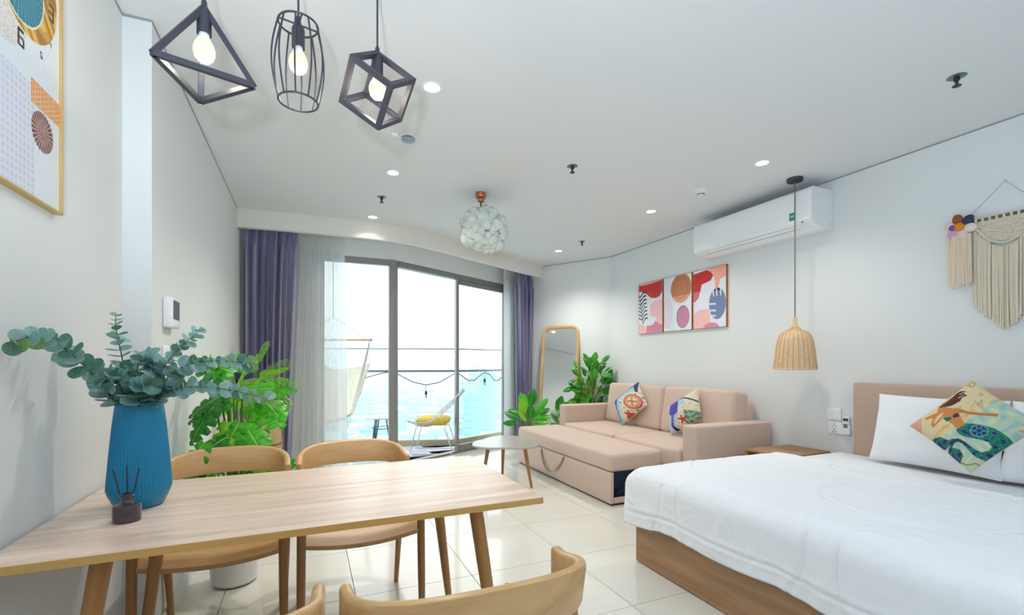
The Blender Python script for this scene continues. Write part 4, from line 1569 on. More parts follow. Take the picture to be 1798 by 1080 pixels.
for ya in (SY0, SY1 - .16):
    MB().rbox(sp_((2.88 + 3.76) / 2, ya + .08, .36), (.88, .16, .64), .022, 3).build('arm', M_sofa, sofa, smooth=True)
MB().rbox(sp_(3.70, (SY0 + SY1) / 2, .43), (.14, SY1 - SY0 - .34, .78), .03, 3).build('back_frame', M_sofa, sofa, smooth=True)
MB().rbox(sp_(3.25, (SY0 + SY1) / 2, .19), (.74, SY1 - SY0 - .33, .22), .02, 3).build('seat_base', M_sofa, sofa, smooth=True)
ym = (SY0 + SY1) / 2 - .04
for a, b in ((SY0 + .165, ym - .003), (ym + .003, SY1 - .165)):
    MB().rbox(sp_(3.22, (a + b) / 2, .385), (.74, b - a, .17), .03, 3, puff=.012).build('seat_cushion', M_sofa, sofa, smooth=True)
    Mx = Matrix.Translation(sp_(3.565, (a + b) / 2, .70)) @ Matrix.Rotation(math.radians(-9), 4, 'Y').inverted()
    MB().rbox((0, 0, 0), (.19, b - a - .004, .48), .04, 4, puff=.010, M=Mx).build('back_cushion', M_sofa, sofa, smooth=True)
PY0, PY1, PX0, PX1 = 3.25, 5.13, 2.312, 2.87
pull = MB().rbox(sp_((PX0 + PX1) / 2, (PY0 + PY1) / 2, .357), (PX1 - PX0, PY1 - PY0, .155), .035, 4, puff=.006).build('pull_out_cushion', M_sofa, sofa, smooth=True)
MB().rbox(sp_(PX0 + .018, (PY0 + PY1) / 2, .148), (.036, PY1 - PY0, .262), .008, 2).build('front_panel', M_sofa, sofa, smooth=True)
MB().rbox(sp_(PX0 + .29, PY1 - .018, .148), (.52, .03, .262), .008, 2).build('end_panel', M_sofa, sofa, smooth=True)
MB().box(sp_(PX0 + .036, PY0, .02), sp_(PX1, PY0 + .022, .065)).build('bottom_rail', M_sofa, sofa, bevel=.003)
MB().box(sp_(PX0 + .037, PY0 + .03, .02), sp_(PX1, PY1 - .04, .03)).box(sp_(PX0 + .037, PY0 + .14, .03), sp_(PX1, PY0 + .15, .27)).build('storage_lining', M_navy_store, sofa)
MB().bar(sp_(PX0 + .06, PY0 + .06, .06), sp_(PX1 - .05, PY0 + .06, .25), .02, .02).build('folding_strut', mat('dark_strut', rgb(52, 56, 64), .4, .6), sofa)
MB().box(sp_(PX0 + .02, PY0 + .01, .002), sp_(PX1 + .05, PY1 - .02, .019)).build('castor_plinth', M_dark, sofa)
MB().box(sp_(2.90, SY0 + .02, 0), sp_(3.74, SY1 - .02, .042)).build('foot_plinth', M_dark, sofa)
M_strap = mat('taupe_strap', rgb(150, 132, 118), .7)
p = [sp_(PX0 - .003, 4.50, .275), sp_(PX0 - .016, 4.48, .17), sp_(PX0 - .022, 4.40, .06), sp_(PX0 - .02, 4.28, .028), sp_(PX0 - .02, 4.18, .06), sp_(PX0 - .014, 4.06, .19), sp_(PX0 - .003, 4.02, .275)]
mb = MB()
A = np.zeros((25, 2, 3))
for i, q in enumerate(bez(p, 25)):
    d = 1 if i > 12 else -1
    A[i, 0] = (q.x, q.y - .016, q.z + .004)
    A[i, 1] = (q.x, q.y + .016, q.z - .004)
so = MB().grid(A).build('pull_strap', M_strap, sofa, smooth=True, angle=180)
so.modifiers.new('thickness', 'SOLIDIFY').thickness = .003


def paint_compass(X, Y):
    C = np.zeros(X.shape + (3,))
    C[:] = lin((226, 216, 188))
    n = np.sin(X * .05 + 2 * np.sin(Y * .03)) * np.sin(Y * .06 + 1.3 * np.sin(X * .04))
    fill(C, n > .6, (204, 198, 170))
    fill(C, n < -.72, (120, 146, 130))
    fill(C, in_poly(X, Y, [(300, 440), (340, 395), (440, 350), (640, 200), (640, 260), (470, 370), (420, 420), (410, 520), (430, 600), (450, 720), (380, 760)]), (150, 206, 214))
    fill(C, in_poly(X, Y, [(290, 440), (350, 380), (450, 315), (590, 200), (630, 150), (645, 300), (620, 310), (590, 235), (470, 325), (375, 400), (365, 500), (390, 600), (415, 690), (400, 740), (340, 600)]), (62, 96, 168))
    fill(C, in_poly(X, Y, [(590, 200), (632, 150), (650, 310), (622, 312)]), (58, 66, 116))
    fill(C, in_poly(X, Y, [(290, 440), (315, 430), (330, 560), (385, 690), (370, 740), (300, 560)]), (214, 226, 240))
    rr_ = np.hypot((X - 590) / 108, (Y - 445) / 98)
    fill(C, rr_ < 1, (206, 84, 70))
    fill(C, (rr_ < .84) & (rr_ > .78), (232, 190, 170))
    fill(C, rr_ < .70, (228, 212, 172))
    an = np.arctan2(Y - 445, X - 590)
    fill(C, rr_ < .18 + .42 * np.abs(np.cos(2 * an)) ** 6, (186, 120, 70))
    fill(C, (rr_ < .62) & (rr_ > .55), (196, 96, 80))
    r2 = np.hypot((X - 530) / 62, (Y - 615) / 58)
    a2 = np.arctan2(Y - 615, X - 530)
    fill(C, r2 < .42 + .55 * np.clip(np.cos(2.5 * (a2 + PI / 2)) ** 2, 0, 1) ** 2, (206, 76, 62))
    fill(C, in_ell(X, Y, 510, 700, 30, 18), (108, 150, 80))
    return C


def paint_whale(X, Y):
    C = np.zeros(X.shape + (3,))
    C[:] = lin((224, 214, 184))
    n = np.sin(X * .05 + 2 * np.sin(Y * .03)) * np.sin(Y * .06 + 1.3 * np.sin(X * .04))
    fill(C, n > .6, (204, 196, 160))
    fill(C, in_poly(X, Y, [(1000, 480), (1100, 430), (1080, 600), (1100, 760), (1180, 900), (1020, 900)]), (190, 218, 230))
    fill(C, in_poly(X, Y, [(1180, 420), (1300, 380), (1310, 470), (1230, 520), (1225, 640), (1160, 800), (1190, 880), (1080, 880), (1110, 700)]), (176, 196, 216))
    fill(C, in_poly(X, Y, [(1300, 560), (1500, 560), (1560, 720), (1300, 730)]), (150, 178, 150))
    fill(C, in_poly(X, Y, [(1300, 560), (1500, 560), (1560, 720), (1300, 730)]) & (n < 0), (92, 134, 128))
    fill(C, in_poly(X, Y, [(1080, 480), (1130, 430), (1205, 405), (1222, 500), (1218, 600), (1160, 640), (1148, 770), (1185, 800), (1205, 840), (1150, 830), (1108, 770), (1105, 660), (1072, 600)]), (86, 72, 170))
    fill(C, in_poly(X, Y, [(1100, 640), (1140, 640), (1130, 740), (1108, 740)]), (126, 150, 206))
    fill(C, in_poly(X, Y, [(1110, 770), (1205, 810), (1205, 845), (1140, 820)]), (36, 40, 62))
    fill(C, near_line(X, Y, [(1190, 415), (1280, 385), (1350, 400), (1450, 425)], 20), (48, 58, 82))
    r2 = np.hypot((X - 1275) / 66, (Y - 685) / 60)
    a2 = np.arctan2(Y - 685, X - 1275)
    fill(C, r2 < .36 + .6 * np.clip(np.cos(2.5 * (a2 + .6)) ** 2, 0, 1) ** 2, (196, 52, 66))
    fill(C, in_ell(X, Y, 1365, 708, 20, 20), (120, 60, 60))
    return C


def crop8(x, y):
    return 1040 + x / 7.713, 650 + y / 7.713


pl_, pn_ = Vector((3.30, 4.5, .48)), Vector((-.93, -.10, .34)).normalized()
q = [at_plane(*crop8(*c_), pl_, pn_) for c_ in ((300, 425), (628, 158), (400, 742))]
cushion('compass_cushion', q[0] + (q[1] - q[0]) / 2 + (q[2] - q[0]) / 2, (q[2] - q[0]) / 2, (q[1] - q[0]) / 2, .15, M_cprint, 'throw cushion with red compass and blue border on the left sofa seat', 'cushion', px_paint((300, 425), (628, 158), (400, 742), paint_compass), n=110, pinch=.04, group='printed cushions on the sofa')
pl_, pn_ = Vector((3.28, 3.6, .48)), Vector((-.93, -.10, .34)).normalized()
q = [at_plane(*crop8(*c_), pl_, pn_) for c_ in ((1035, 500), (1430, 245), (1070, 890))]
cushion('whale_cushion', q[0] + (q[1] - q[0]) / 2 + (q[2] - q[0]) / 2, (q[2] - q[0]) / 2, (q[1] - q[0]) / 2, .15, M_cprint, 'throw cushion with a purple blue whale on the right sofa seat by the arm', 'cushion', px_paint((1035, 500), (1430, 245), (1070, 890), paint_whale), n=110, pinch=.04, group='printed cushions on the sofa')

# ------------------------------------------------------------------ coffee table
cc_ = at_d(888, 700, 4.62)
t = thing('coffee_table', 'small rounded triangular coffee table with three oak legs by the sofa bed', 'table', (cc_.x, cc_.y, 0))
F2, R2 = Vector(_F), Vector(_R)
poly = []
for k in range(72):
    a = 2 * PI * k / 72
    rr_ = .30 * (1 + .13 * math.cos(3 * (a - PI / 2)))
    o2 = R2 * (rr_ * 1.02 * math.cos(a)) + F2 * (rr_ * 1.22 * math.sin(a))
    poly.append((o2.x, o2.y))
MB().prism(poly, .42 - .018, .42).build('tabletop', mat('grey_laminate', rgb(190, 178, 176), .22), t, bevel=.003, smooth=True)
for r_, f_ in ((.25, -.13), (-.23, -.13), (-.04, .33)):
    ft = R2 * r_ + F2 * f_
    tp = ft * .72
    MB().tube([(tp.x, tp.y, .402), (ft.x, ft.y, 0)], [.021, .012], 12).build('leg', M_leg, t, smooth=True)

# ------------------------------------------------------------------ leaning mirror
pTL = CORN[0] + 0, CORN[1]
nI = -nA
s_c = 0.71
mc = Vector(CORN) + dA * s_c
Mbase = Vector((mc.x + nI.x * .27, mc.y + nI.y * .27, .002))
t = thing('floor_mirror', 'tall rounded wooden framed mirror leaning on the angled wall', 'mirror', tuple(Mbase))
ln = math.asin(.235 / 1.72)
nI = Matrix.Rotation(math.radians(13), 2) @ nI
zax = Vector((-nI.x * math.sin(ln), -nI.y * math.sin(ln), math.cos(ln)))
xax = Vector((-nI.y, nI.x, 0))
yax = zax.cross(xax).normalized()
if yax.dot(Vector((nI.x, nI.y, 0))) < 0:
    xax = -xax
    yax = -yax
MM = Matrix((xax, yax, zax)).transposed().to_4x4()


def rrect(w_, h_, r_, z0, n=8):
    pts = []
    for cx, cz, a0 in ((w_ / 2 - r_, z0 + r_, -PI / 2), (w_ / 2 - r_, z0 + h_ - r_, 0), (-w_ / 2 + r_, z0 + h_ - r_, PI / 2), (-w_ / 2 + r_, z0 + r_, PI)):
        for k in range(n + 1):
            a = a0 + PI / 2 * k / n
            pts.append((cx + r_ * math.cos(a), cz + r_ * math.sin(a)))
    return pts


pts = rrect(.52, 1.70, .10, .025)
MB().tube([MM @ Vector((x, .0, z)) for x, z in pts], .026, 10, closed=True).build('frame', M_mframe, t, smooth=True)
gp = rrect(.50, 1.68, .09, .035)
mb = MB()
n = len(gp)
mb.add([MM @ Vector((x, .006, z)) for x, z in gp] + [MM @ Vector((x, -.006, z)) for x, z in gp], [tuple(range(n))[::-1], tuple(range(n, 2 * n))] + [(i, n + i, n + (i + 1) % n, (i + 1) % n) for i in range(n)])
mb.build('mirror_glass', M_mirror, t)


# ------------------------------------------------------------------ potted plants
def blade(nm, m, wid, slits=0, curve=.25, n=18, heart=True):
    """leaf along +y, unit length, optional monstera slits"""
    mb = MB()
    for sgn in (1, -1):
        V, fs = [], []
        for i in range(n + 1):
            t_ = i / n
            if heart:
                wv = wid * (math.sin(PI * min(1, t_ * .93 + .07)) ** .62) * (1 - .32 * t_)
            else:
                wv = wid * math.sin(PI * (t_ * .96 + .02)) ** .8
            if slits and 2 < i < n - 1 and (i % 4) in (0,):
                wv *= .42
            y = t_ - (.14 * (1 - t_) ** 3 if heart else 0)
            zc = -curve * t_ * t_
            V.append((0, t_, zc + .004))
            V.append((sgn * (.016 - .010 * t_), t_ + .004, zc + .002))
            V.append((sgn * wv * .55, t_ + (y - t_) * .5 + .03, zc + .05 * wv))
            V.append((sgn * wv, y + (.07 if slits else .02), zc - .22 * wv))
        for i in range(n):
            for k in range(3):
                q = (i * 4 + k, i * 4 + k + 1, (i + 1) * 4 + k + 1, (i + 1) * 4 + k)
                fs.append(q if sgn > 0 else q[::-1])
        mb.add(V, fs)
    me = bpy.data.meshes.new(nm)
    me.from_pydata(mb.v, [], mb.f)
    me.materials.append(m)
    me.materials.append(M_vein)
    me.polygons.foreach_set('material_index', [1 if k % 3 == 0 else 0 for k in range(len(me.polygons))])
    me.polygons.foreach_set('use_smooth', [True] * len(me.polygons))
    return me


M_vein = mat('pale_leaf_vein', rgb(150, 208, 92), .4)
ME_mon = [blade('monstera_leaf', M_leaf, .44, 1), blade('monstera_leaf_dark', M_leaf_dark, .44, 1), blade('monstera_leaf_lime', M_leaf_lime, .42, 1)]
ME_rub = [blade('rubber_leaf', M_leaf, .30, 0, .15, 10, False), blade('rubber_leaf_dark', M_leaf_dark, .30, 0, .15, 10, False), blade('rubber_leaf_lime', M_leaf_lime, .28, 0, .2, 10, False)]


def plant(t, base, leaves, meshes, pick, petiole=.006, sm=M_stem):
    """leaves: list of (tip base point, direction, normal, size); stems run from base"""
    mb = MB()
    o = Vector(t.location)
    for k, (p, d, nrm, s) in enumerate(leaves):
        p, d = Vector(p), Vector(d).normalized()
        for _ in range(12):                     # leaves bend away from the walls
            tip = p + d * s * 1.05
            for n_, c_ in (((-1, 0, 0), .575), ((1, 0, 0), 3.76), ((nA.x, nA.y, 0), nA.dot(Vector(CORN)) - .03)):
                n_ = Vector(n_)
                if p.x < 0 and n_.x > 0 or p.x > 0 and n_.x < 0:
                    continue
                g_ = s * .38 * (1 - abs(d.dot(n_)))
                e = max(tip.dot(n_), (p + d * s * .5).dot(n_) + g_) - c_
                if e > 0:
                    d = (d - n_ * min(.3, e / s)).normalized()
                    p = p - n_ * min(.02, e)
        p = p - o
        b = Vector(base[k % len(base)]) - o
        mid = b.lerp(p, .55) + Vector((0, 0, .10 * (p - b).length))
        mb.tube(bez([b, mid, p], 8), [petiole] * 7 + [petiole * .5], 6)
        ob = link('leaf', meshes[pick(k)], t)
        ob.matrix_local = leaf_frame(p, d, nrm, s)
    mb.build('stem', sm, t, smooth=True)


# monstera in the white pot behind the chairs
PX, PY = -.365, 2.965
t = thing('potted_monstera', 'large monstera in a white faceted pot behind the dining chairs', 'plant', (PX, PY, 0))
pot_ = MB().lathe([(0, .006), (.100, .006), (.112, .02), (.130, .20), (.142, .33), (.142, .345), (.130, .345), (.124, .30), (0, .30)], 20, rib=lambda a, i, z: .02 * abs(math.cos(a * 4)) - .01).build('pot', M_potwhite, t, smooth=True, angle=30)
MB().lathe([(0, .312), (.120, .306)], 20).build('soil', M_soil, pot_)
MB().lathe([(0, 0), (.092, 0), (.092, .007), (0, .007)], 20).build('pot_base', M_dark, pot_)
lv = []
rr = random.Random(12)


def mleaf(u, v, y, ang, s, tilt=.5):
    """leaf whose blade starts near pixel u,v at depth y; ang: heading in the picture plane (0 right, 90 up)"""
    p = at_y(u, v, y)
    a = math.radians(ang)
    d = Vector((_R[0] * math.cos(a), _R[1] * math.cos(a), math.sin(a))) - Vector((_F[0], _F[1], 0)) * tilt
    nrm = Vector((-_F[0] * .6, -_F[1] * .6, .8))
    return (p, d, nrm, s)


lv += [mleaf(388, 655, 2.93, 165, .22), mleaf(392, 668, 2.90, 130, .17), mleaf(372, 690, 2.88, 190, .20), mleaf(362, 712, 2.84, 215, .21),
       mleaf(396, 705, 2.86, 200, .20), mleaf(425, 690, 2.92, 20, .22), mleaf(420, 668, 3.0, 55, .18), mleaf(440, 712, 2.9, 345, .24),
       mleaf(400, 742, 2.80, 270, .20), mleaf(430, 748, 2.78, 320, .22), mleaf(402, 768, 2.74, 225, .22), mleaf(372, 770, 2.74, 195, .22),
       mleaf(350, 778, 2.68, 240, .19), mleaf(420, 742, 2.76, 250, .21), mleaf(445, 768, 2.80, 300, .20), mleaf(345, 800, 2.8, 190, .18),
       mleaf(410, 790, 2.95, 180, .20), mleaf(440, 800, 2.98, 350, .22), mleaf(465, 812, 3.0, 10, .20), mleaf(405, 800, 3.02, 210, .2),
       mleaf(430, 825, 3.02, 340, .2), mleaf(375, 640, 2.96, 25, .17), mleaf(460, 700, 2.88, 330, .19)]
mpick = [0, 1, 1, 1, 1, 0, 2, 0, 2, 0, 2, 1, 0, 0, 2, 1, 1, 0, 1, 0, 1, 2, 0]
plant(t, [(PX + dx, PY + dy, .30) for dx, dy in ((0, 0), (.03, .02), (-.03, .01), (.01, -.03))], lv, ME_mon, lambda k: mpick[k % len(mpick)])

# feathery plant in a woven basket before the drape
bp = at_d(462, 737, 3.75)
t = thing('basket_plant', 'feathery lime green plant in a tall woven basket before the drape', 'plant', (bp.x, bp.y, 0))
bz = bp.z
prof = [(0, .01), (.095, .01), (.11, .03), (.13, .25), (.135, bz - .22), (.128, bz - .06), (.112, bz), (.104, bz), (.10, bz - .05), (0, bz - .05)]
pr2 = []
for i in range(len(prof) - 1):
    for k in range(8 if 2 <= i <= 5 else 1):
        f = k / (8 if 2 <= i <= 5 else 1)
        pr2.append((prof[i][0] + (prof[i + 1][0] - prof[i][0]) * f, prof[i][1] + (prof[i + 1][1] - prof[i][1]) * f))
pr2.append(prof[-1])
M_seagrass = mat('seagrass', rgb(206, 166, 122), .85, noise=((70, 70, 120), .3, 3))
pot_ = MB().lathe(pr2, 64, rib=lambda a, i, z: .012 * math.cos(24 * a + PI * (i % 2)) if 3 < i < 34 else 0).build('basket', M_seagrass, t, smooth=True)
MB().tube([(.137 * math.cos(2 * PI * k / 40), .137 * math.sin(2 * PI * k / 40), bz - .19) for k in range(40)], .006, 6, closed=True).build('basket_band', M_twig, pot_)
for s in (-1, 1):
    v0 = R2 * (s * .112)
    v1 = R2 * (s * .15)
    MB().tube([(v0.x * .98 + F2.x * .03, v0.y * .98 + F2.y * .03, bz - .05), (v1.x + F2.x * .03, v1.y + F2.y * .03, bz + .03), (v1.x, v1.y, bz + .055), (v1.x - F2.x * .03, v1.y - F2.y * .03, bz + .03), (v0.x * .98 - F2.x * .03, v0.y * .98 - F2.y * .03, bz - .05)], .008, 8).build('handle', M_seagrass, pot_, smooth=True)
MB().lathe([(0, bz - .04), (.10, bz - .045)], 24).build('soil', M_soil, pot_)
lf = []
for k, (u, v, y, ang, s) in enumerate([(455, 655, 3.95, 20, .26), (450, 665, 3.8, 345, .26), (445, 650, 4.0, 160, .26), (460, 690, 3.75, 330, .24), (440, 690, 3.75, 200, .24), (462, 678, 3.7, 5, .27), (448, 640, 4.0, 60, .20), (440, 668, 3.8, 190, .28), (470, 700, 3.8, 310, .2), (452, 672, 3.65, 275, .22)]):
    lf.append(mleaf(u, v, y, ang, s, .35))


def frond(nm, m):
    mb = MB()
    rr = random.Random(3)
    mb.tube([(0, i / 8, -.22 * (i / 8) ** 2) for i in range(9)], .008, 4)
    for i in range(1, 17):
        t_ = i / 17
        for s in (-1, 1):
            l = .42 * math.sin(PI * (t_ * .8 + .18)) + .04
            z = -.22 * t_ * t_
            p = Vector((0, t_, z))
            d = Vector((s * .85, .55, -.12)) * l
            for k in range(4):
                f0 = k / 4
                a = p + d * (f0 + .06)
                w_ = .075 * (1 - f0 * .6)
                mb.add([a, a + Vector((s * .03, w_, .01)), a + d * .26 + Vector((0, w_ * .5, -.01)), a + d * .24, a + Vector((s * .05, -w_ * .6, -.01))], [(0, 1, 2, 3), (0, 3, 4)] if s > 0 else [(3, 2, 1, 0), (4, 3, 0)])
    me = bpy.data.meshes.new(nm)
    me.from_pydata(mb.v, [], mb.f)
    me.materials.append(m)
    return me


ME_fr = [frond('fern_frond', M_leaf_lime), frond('fern_frond_green', M_leaf)]
plant(t, [(bp.x + dx, bp.y, bz - .045) for dx in (-.02, .0, .02)], lf, ME_fr, lambda k: 1 if k % 3 == 2 else 0, .005)

# rubber plant at the window end of the sofa bed
rp_ = Vector((2.63, 5.52, 0))
t = thing('rubber_plant', 'small broad leaved rubber plant in front of the leaning mirror', 'plant', tuple(rp_))
pot_ = MB().lathe([(0, 0), (.085, 0), (.105, .18), (.118, .30), (.108, .30), (.10, .27), (0, .27)], 28).build('pot', M_potwhite, t, smooth=True)
MB().lathe([(0, .282), (.103, .276)], 24).build('soil', M_soil, pot_)
lv = []
for u, v, y, ang, s, tl in [(925, 722, 5.5, 105, .25, .25), (918, 726, 5.45, 160, .19, .2), (912, 735, 5.4, 150, .20, .2), (930, 715, 5.55, 80, .24, .2), (938, 722, 5.5, 50, .24, .3), (938, 735, 5.45, 15, .22, .3), (920, 730, 5.4, 95, .22, .4), (932, 735, 5.42, 60, .22, .3), (945, 728, 5.6, 35, .17, .1), (908, 742, 5.4, 175, .18, .2), (926, 740, 5.38, 120, .2, .5), (936, 742, 5.4, 10, .2, .2), (930, 738, 5.38, 85, .2, .5)]:
    lv.append(mleaf(u, v, y, ang, s, tl))
plant(t, [(rp_.x, rp_.y, .28)], lv, ME_rub, lambda k: (0, 1, 1, 1, 0, 0, 2, 0, 1, 1, 2, 0, 1)[k % 13], .005)

# leafy plant in the corner behind the sofa arm
kp = Vector((3.40, 5.36, 0))
t = thing('corner_plant', 'bushy green plant in the corner behind the far sofa arm', 'plant', tuple(kp))
pot_ = MB().lathe([(0, 0), (.10, 0), (.13, .25), (.14, .36), (.128, .36), (.12, .33), (0, .33)], 28).build('pot', M_potwhite, t, smooth=True)
MB().lathe([(0, .342), (.123, .336)], 24).build('soil', M_soil, pot_)
lv = []
rr = random.Random(5)
for k in range(96):
    f = (k + .5) / 96
    u = rr.uniform(1006, 1076)
    v = 712 - 78 * f ** 1.2
    if f > .5:
        u = rr.gauss(1042, 13)
    if k in (90, 91, 92):
        u, v = 1072 + 4 * (k - 91), 668
    if k in (87, 88, 89):
        u, v = 1038 - 3 * (k - 88), 640
    y = 5.34 + rr.uniform(-.1, .12)
    ang = math.degrees(math.atan2((690 - v) * .4 + 12 + rr.uniform(-25, 15), (u - 1042))) + rr.uniform(-25, 25)
    lv.append(mleaf(u, v, y, ang, rr.uniform(.11, .16), rr.uniform(.1, .6)))
plant(t, [(kp.x, kp.y, .34)], lv, ME_rub, lambda k: (1, 1, 0, 1, 0)[k % 5], .0035)

# navy shade half hidden behind the plants
lp_ = at_d(411, 645, 4.05)
t = thing('floor_lamp', 'navy blue tapered floor lamp shade half hidden behind the potted plants', 'lamp', (lp_.x + .02, lp_.y, 0))
MB().lathe([(0, 0), (.13, 0), (.13, .015), (.02, .025), (0, .025)], 28).build('base', M_dark, t, smooth=True)
MB().tube([(0, 0, .02), (0, 0, 1.12)], .011, 10).build('pole', M_dark, t)
MB().lathe([(.086, 1.265), (.125, 1.055), (.122, 1.055), (.083, 1.265)], 40, rib=lambda a, i, z: .03 * math.cos(20 * a), cap=False).build('lamp_shade', mat('navy_fabric', rgb(30, 34, 92), .6), t, smooth=True)
MB().tube([(-.085, 0, 1.255), (.085, 0, 1.255)], .003, 6).build('shade_carrier', M_dark, t)

# ------------------------------------------------------------------ macrame wall hanging
WX = WR - .016
dl0, dl1 = at_x(1718, 388, WX), at_x(1798, 372, WX)
yc = 1.372
zc = dl0.z
t = thing('macrame_hanging', 'cream macrame wall hanging with felt flower above the bed', 'wall hanging', (WX, yc, zc))
y_l, y_r = 1.515 - yc, 1.23 - yc
MB().tube([(0, y_l + .03, .0), (0, y_r - .03, .0)], .011, 12).build('dowel', M_twig, t, smooth=True)
nail = at_x(1765, 317, WX)
MB().tube([(0, y_l + .045, .01), (0, nail.y - yc, nail.z - zc), (0, y_r - .02, .012)], .0014, 6).build('hanging_cord', mat('grey_string', rgb(150, 156, 152), .8), t)
MB().tube([(.014, nail.y - yc, nail.z - zc), (-.01, nail.y - yc, nail.z - zc + .002)], .004, 8).build('nail', M_steel, t)
mb = MB()
rg = np.random.default_rng(8)
wr = MB()
ny_ = 58
for k in range(ny_):
    f = k / (ny_ - 1)
    y = y_l + (y_r - y_l) * f
    zt = -.02 - .16 * math.sin(PI * f) ** .7
    ln_ = .52 + .15 * (1 - abs(2 * f - 1)) ** .9 + rg.uniform(-.012, .012)
    x = rg.uniform(-.006, .004)
    mb.tube([(x, y, zt), (x - .002, y + rg.uniform(-.003, .003), -ln_ * .6), (x, y + rg.uniform(-.004, .004), -ln_)], .0034, 5)
mb.build('fringe', M_cotton, t, smooth=True, kind='stuff')
nb = MB()
for row in range(6):
    for k in range(30):
        f = (k + .5 * (row % 2)) / 30
        zt = -.012 - row * .024
        if -zt > .16 * math.sin(PI * f) ** .7 + .02:
            continue
        y = y_l + (y_r - y_l) * f
        dy = (y_r - y_l) / 60
        nb.tube([(-.002, y - dy, zt + .012), (-.006, y, zt), (-.002, y + dy, zt - .012)], .0034, 5)
        nb.tube([(-.002, y + dy, zt + .012), (-.005, y, zt), (-.002, y - dy, zt - .012)], .0034, 5)
nb.build('knotted_mesh', M_cotton, t, smooth=True, kind='stuff')
for dp in (.075, .15):
    MB().tube([(-.010, y_l + (y_r - y_l) * i / 20, -.008 - dp * math.sin(PI * i / 20) ** .8) for i in range(21)], .0052, 6).build('swag_cord', M_cotton, t, smooth=True)
for k in range(9):
    f = (k + .5) / 9
    y = y_l + (y_r - y_l) * f
    MB().tube([(.0125 * math.cos(a), y, .0125 * math.sin(a)) for a in [2 * PI * j / 12 for j in range(12)]], .006, 6, closed=True).build('knot_wrap', M_cotton, t, smooth=True)
def ell(c, rx, ry, rz_, ang=0.0):
    mb = MB()
    mb.lathe([(math.sin(PI * i / 10), -math.cos(PI * i / 10)) for i in range(11)], 18)
    Mx = Matrix.Translation(c) @ Matrix.Rotation(ang, 4, 'X') @ Matrix.Diagonal((rx, ry, rz_, 1))
    mb.v = [tuple(Mx @ Vector(v)) for v in mb.v]
    return mb


# felt flower with its own tassel
fl = at_x(1686, 399, WX - .02) - Vector(t.location)
for k, (nm, c_) in enumerate((('petal', (150, 86, 44)), ('petal', (60, 62, 96)), ('petal', (236, 222, 204)), ('petal', (232, 214, 196)), ('petal', (214, 168, 206)), ('petal', (230, 216, 196)))):
    a = PI / 2 - k * PI / 3 + .25
    cy, cz = -.050 * math.cos(a), .050 * math.sin(a)
    Mx = Matrix.Translation(fl + Vector((0, cy, cz))) @ Matrix.Rotation(-a + PI, 4, 'X')
    ell(fl + Vector((0, cy, cz)), .013, .036, .027, -a + PI).build(nm, mat('felt_%d' % k, rgb(*c_), .95), t, smooth=True, angle=180)
ell(fl + Vector((-.012, 0, 0)), .014, .026, .026).build('flower_centre', mat('felt_orange', rgb(226, 138, 40), .95), t, smooth=True)
ell(fl + Vector((-.013, .034, .002)), .010, .018, .018).build('flower_bead', mat('felt_purple', rgb(140, 70, 170), .95), t, smooth=True)
mb = MB()
for k in range(22):
    y = fl.y + .062 - .112 * k / 21
    ln_ = rg.uniform(.35, .40) - .03 * abs(k / 21 - .5)
    mb.tube([(fl.x - .004 + rg.uniform(-.006, .006), y, fl.z - .05), (fl.x + rg.uniform(-.004, .004), y + rg.uniform(-.004, .004), fl.z - .2), (fl.x, y + rg.uniform(-.008, .008), fl.z - ln_)], .0042, 5)
mb.build('tassel', mat('peach_cotton', rgb(236, 216, 190), .9), t, smooth=True, kind='stuff')

# ------------------------------------------------------------------ balcony
RL = [at_d(440, 651, 6.75).xy, at_d(560, 651, 6.72).xy, at_d(704, 651, 6.77).xy, at_d(803, 651, 6.86).xy, at_d(846, 651, 7.24).xy, at_d(892, 651, 7.75).xy, at_d(925, 651, 8.15).xy]
RL = [tuple(p) for p in RL]
RL = [(-1.3, RL[0][1] + .35)] + RL
bf = MB()
ends = [tuple(wpt(s, 0, .12).xy) for s in (2.6, 2.1, 1.4, .8, .3)] + [(BEND[0], YW + .12), (-1.3, YW + .12)]
o = MB().prism(RL + ends, -.2, -.012).build('balcony_floor', M_grout, kind='structure')
o['label'] = 'balcony floor of pale lavender grey tiles beyond the window'
M_bt = [mat('balcony_tile_%d' % k, rgb(*c_), .5, noise=((14, 14, 14), .22, 3)) for k, c_ in enumerate(((214, 208, 218), (188, 188, 206), (226, 222, 226)))]
fz = [Vector(p) for p in RL]


def inside_balcony(x, y):
    P = RL + ends
    return bool(in_poly(np.array([x]), np.array([y]), P)[0])


ts = .25
meshes = {}
for i in range(-6, 18):
    for j in range(22, 32):
        x, y = i * ts, j * ts
        if all(inside_balcony(x + a * ts, y + b * ts) for a in (.02, .98) for b in (.02, .98)):
            k = (i * 2 + j * 3) % 3
            if k in meshes:
                link('tile', meshes[k], o, (x, y, 0))
            else:
                meshes[k] = MB().box((.002, .002, -.012), (ts - .002, ts - .002, 0)).build('tile', M_bt[k], o, (x, y, 0)).data
ko = offset_path(RL, .10)
mb = MB()
for i in range(len(RL) - 1):
    mb.prism([RL[i], RL[i + 1], ko[i + 1], ko[i]], -.2, .075)
k_ = mb.build('trim_7', mat('beige_kerb', rgb(206, 192, 166), .7), kind='structure')
k_['label'] = 'beige kerb under the balcony railing'
o = MB().prism([(-1.3, YW + .125), (BEND[0], YW + .15), tuple(wpt(.8, 0, .14).xy), tuple(wpt(2.1, 0, .14).xy), tuple(wpt(2.6, 0, .14).xy)] + ko[::-1], 2.75, 2.95).build('balcony_ceiling', M_ceil, kind='structure')
o['label'] = 'underside of the balcony above'
rail = thing('balcony_railing', 'glass balcony railing with two thin grey rails', 'railing', (RL[3][0], RL[3][1], .075))
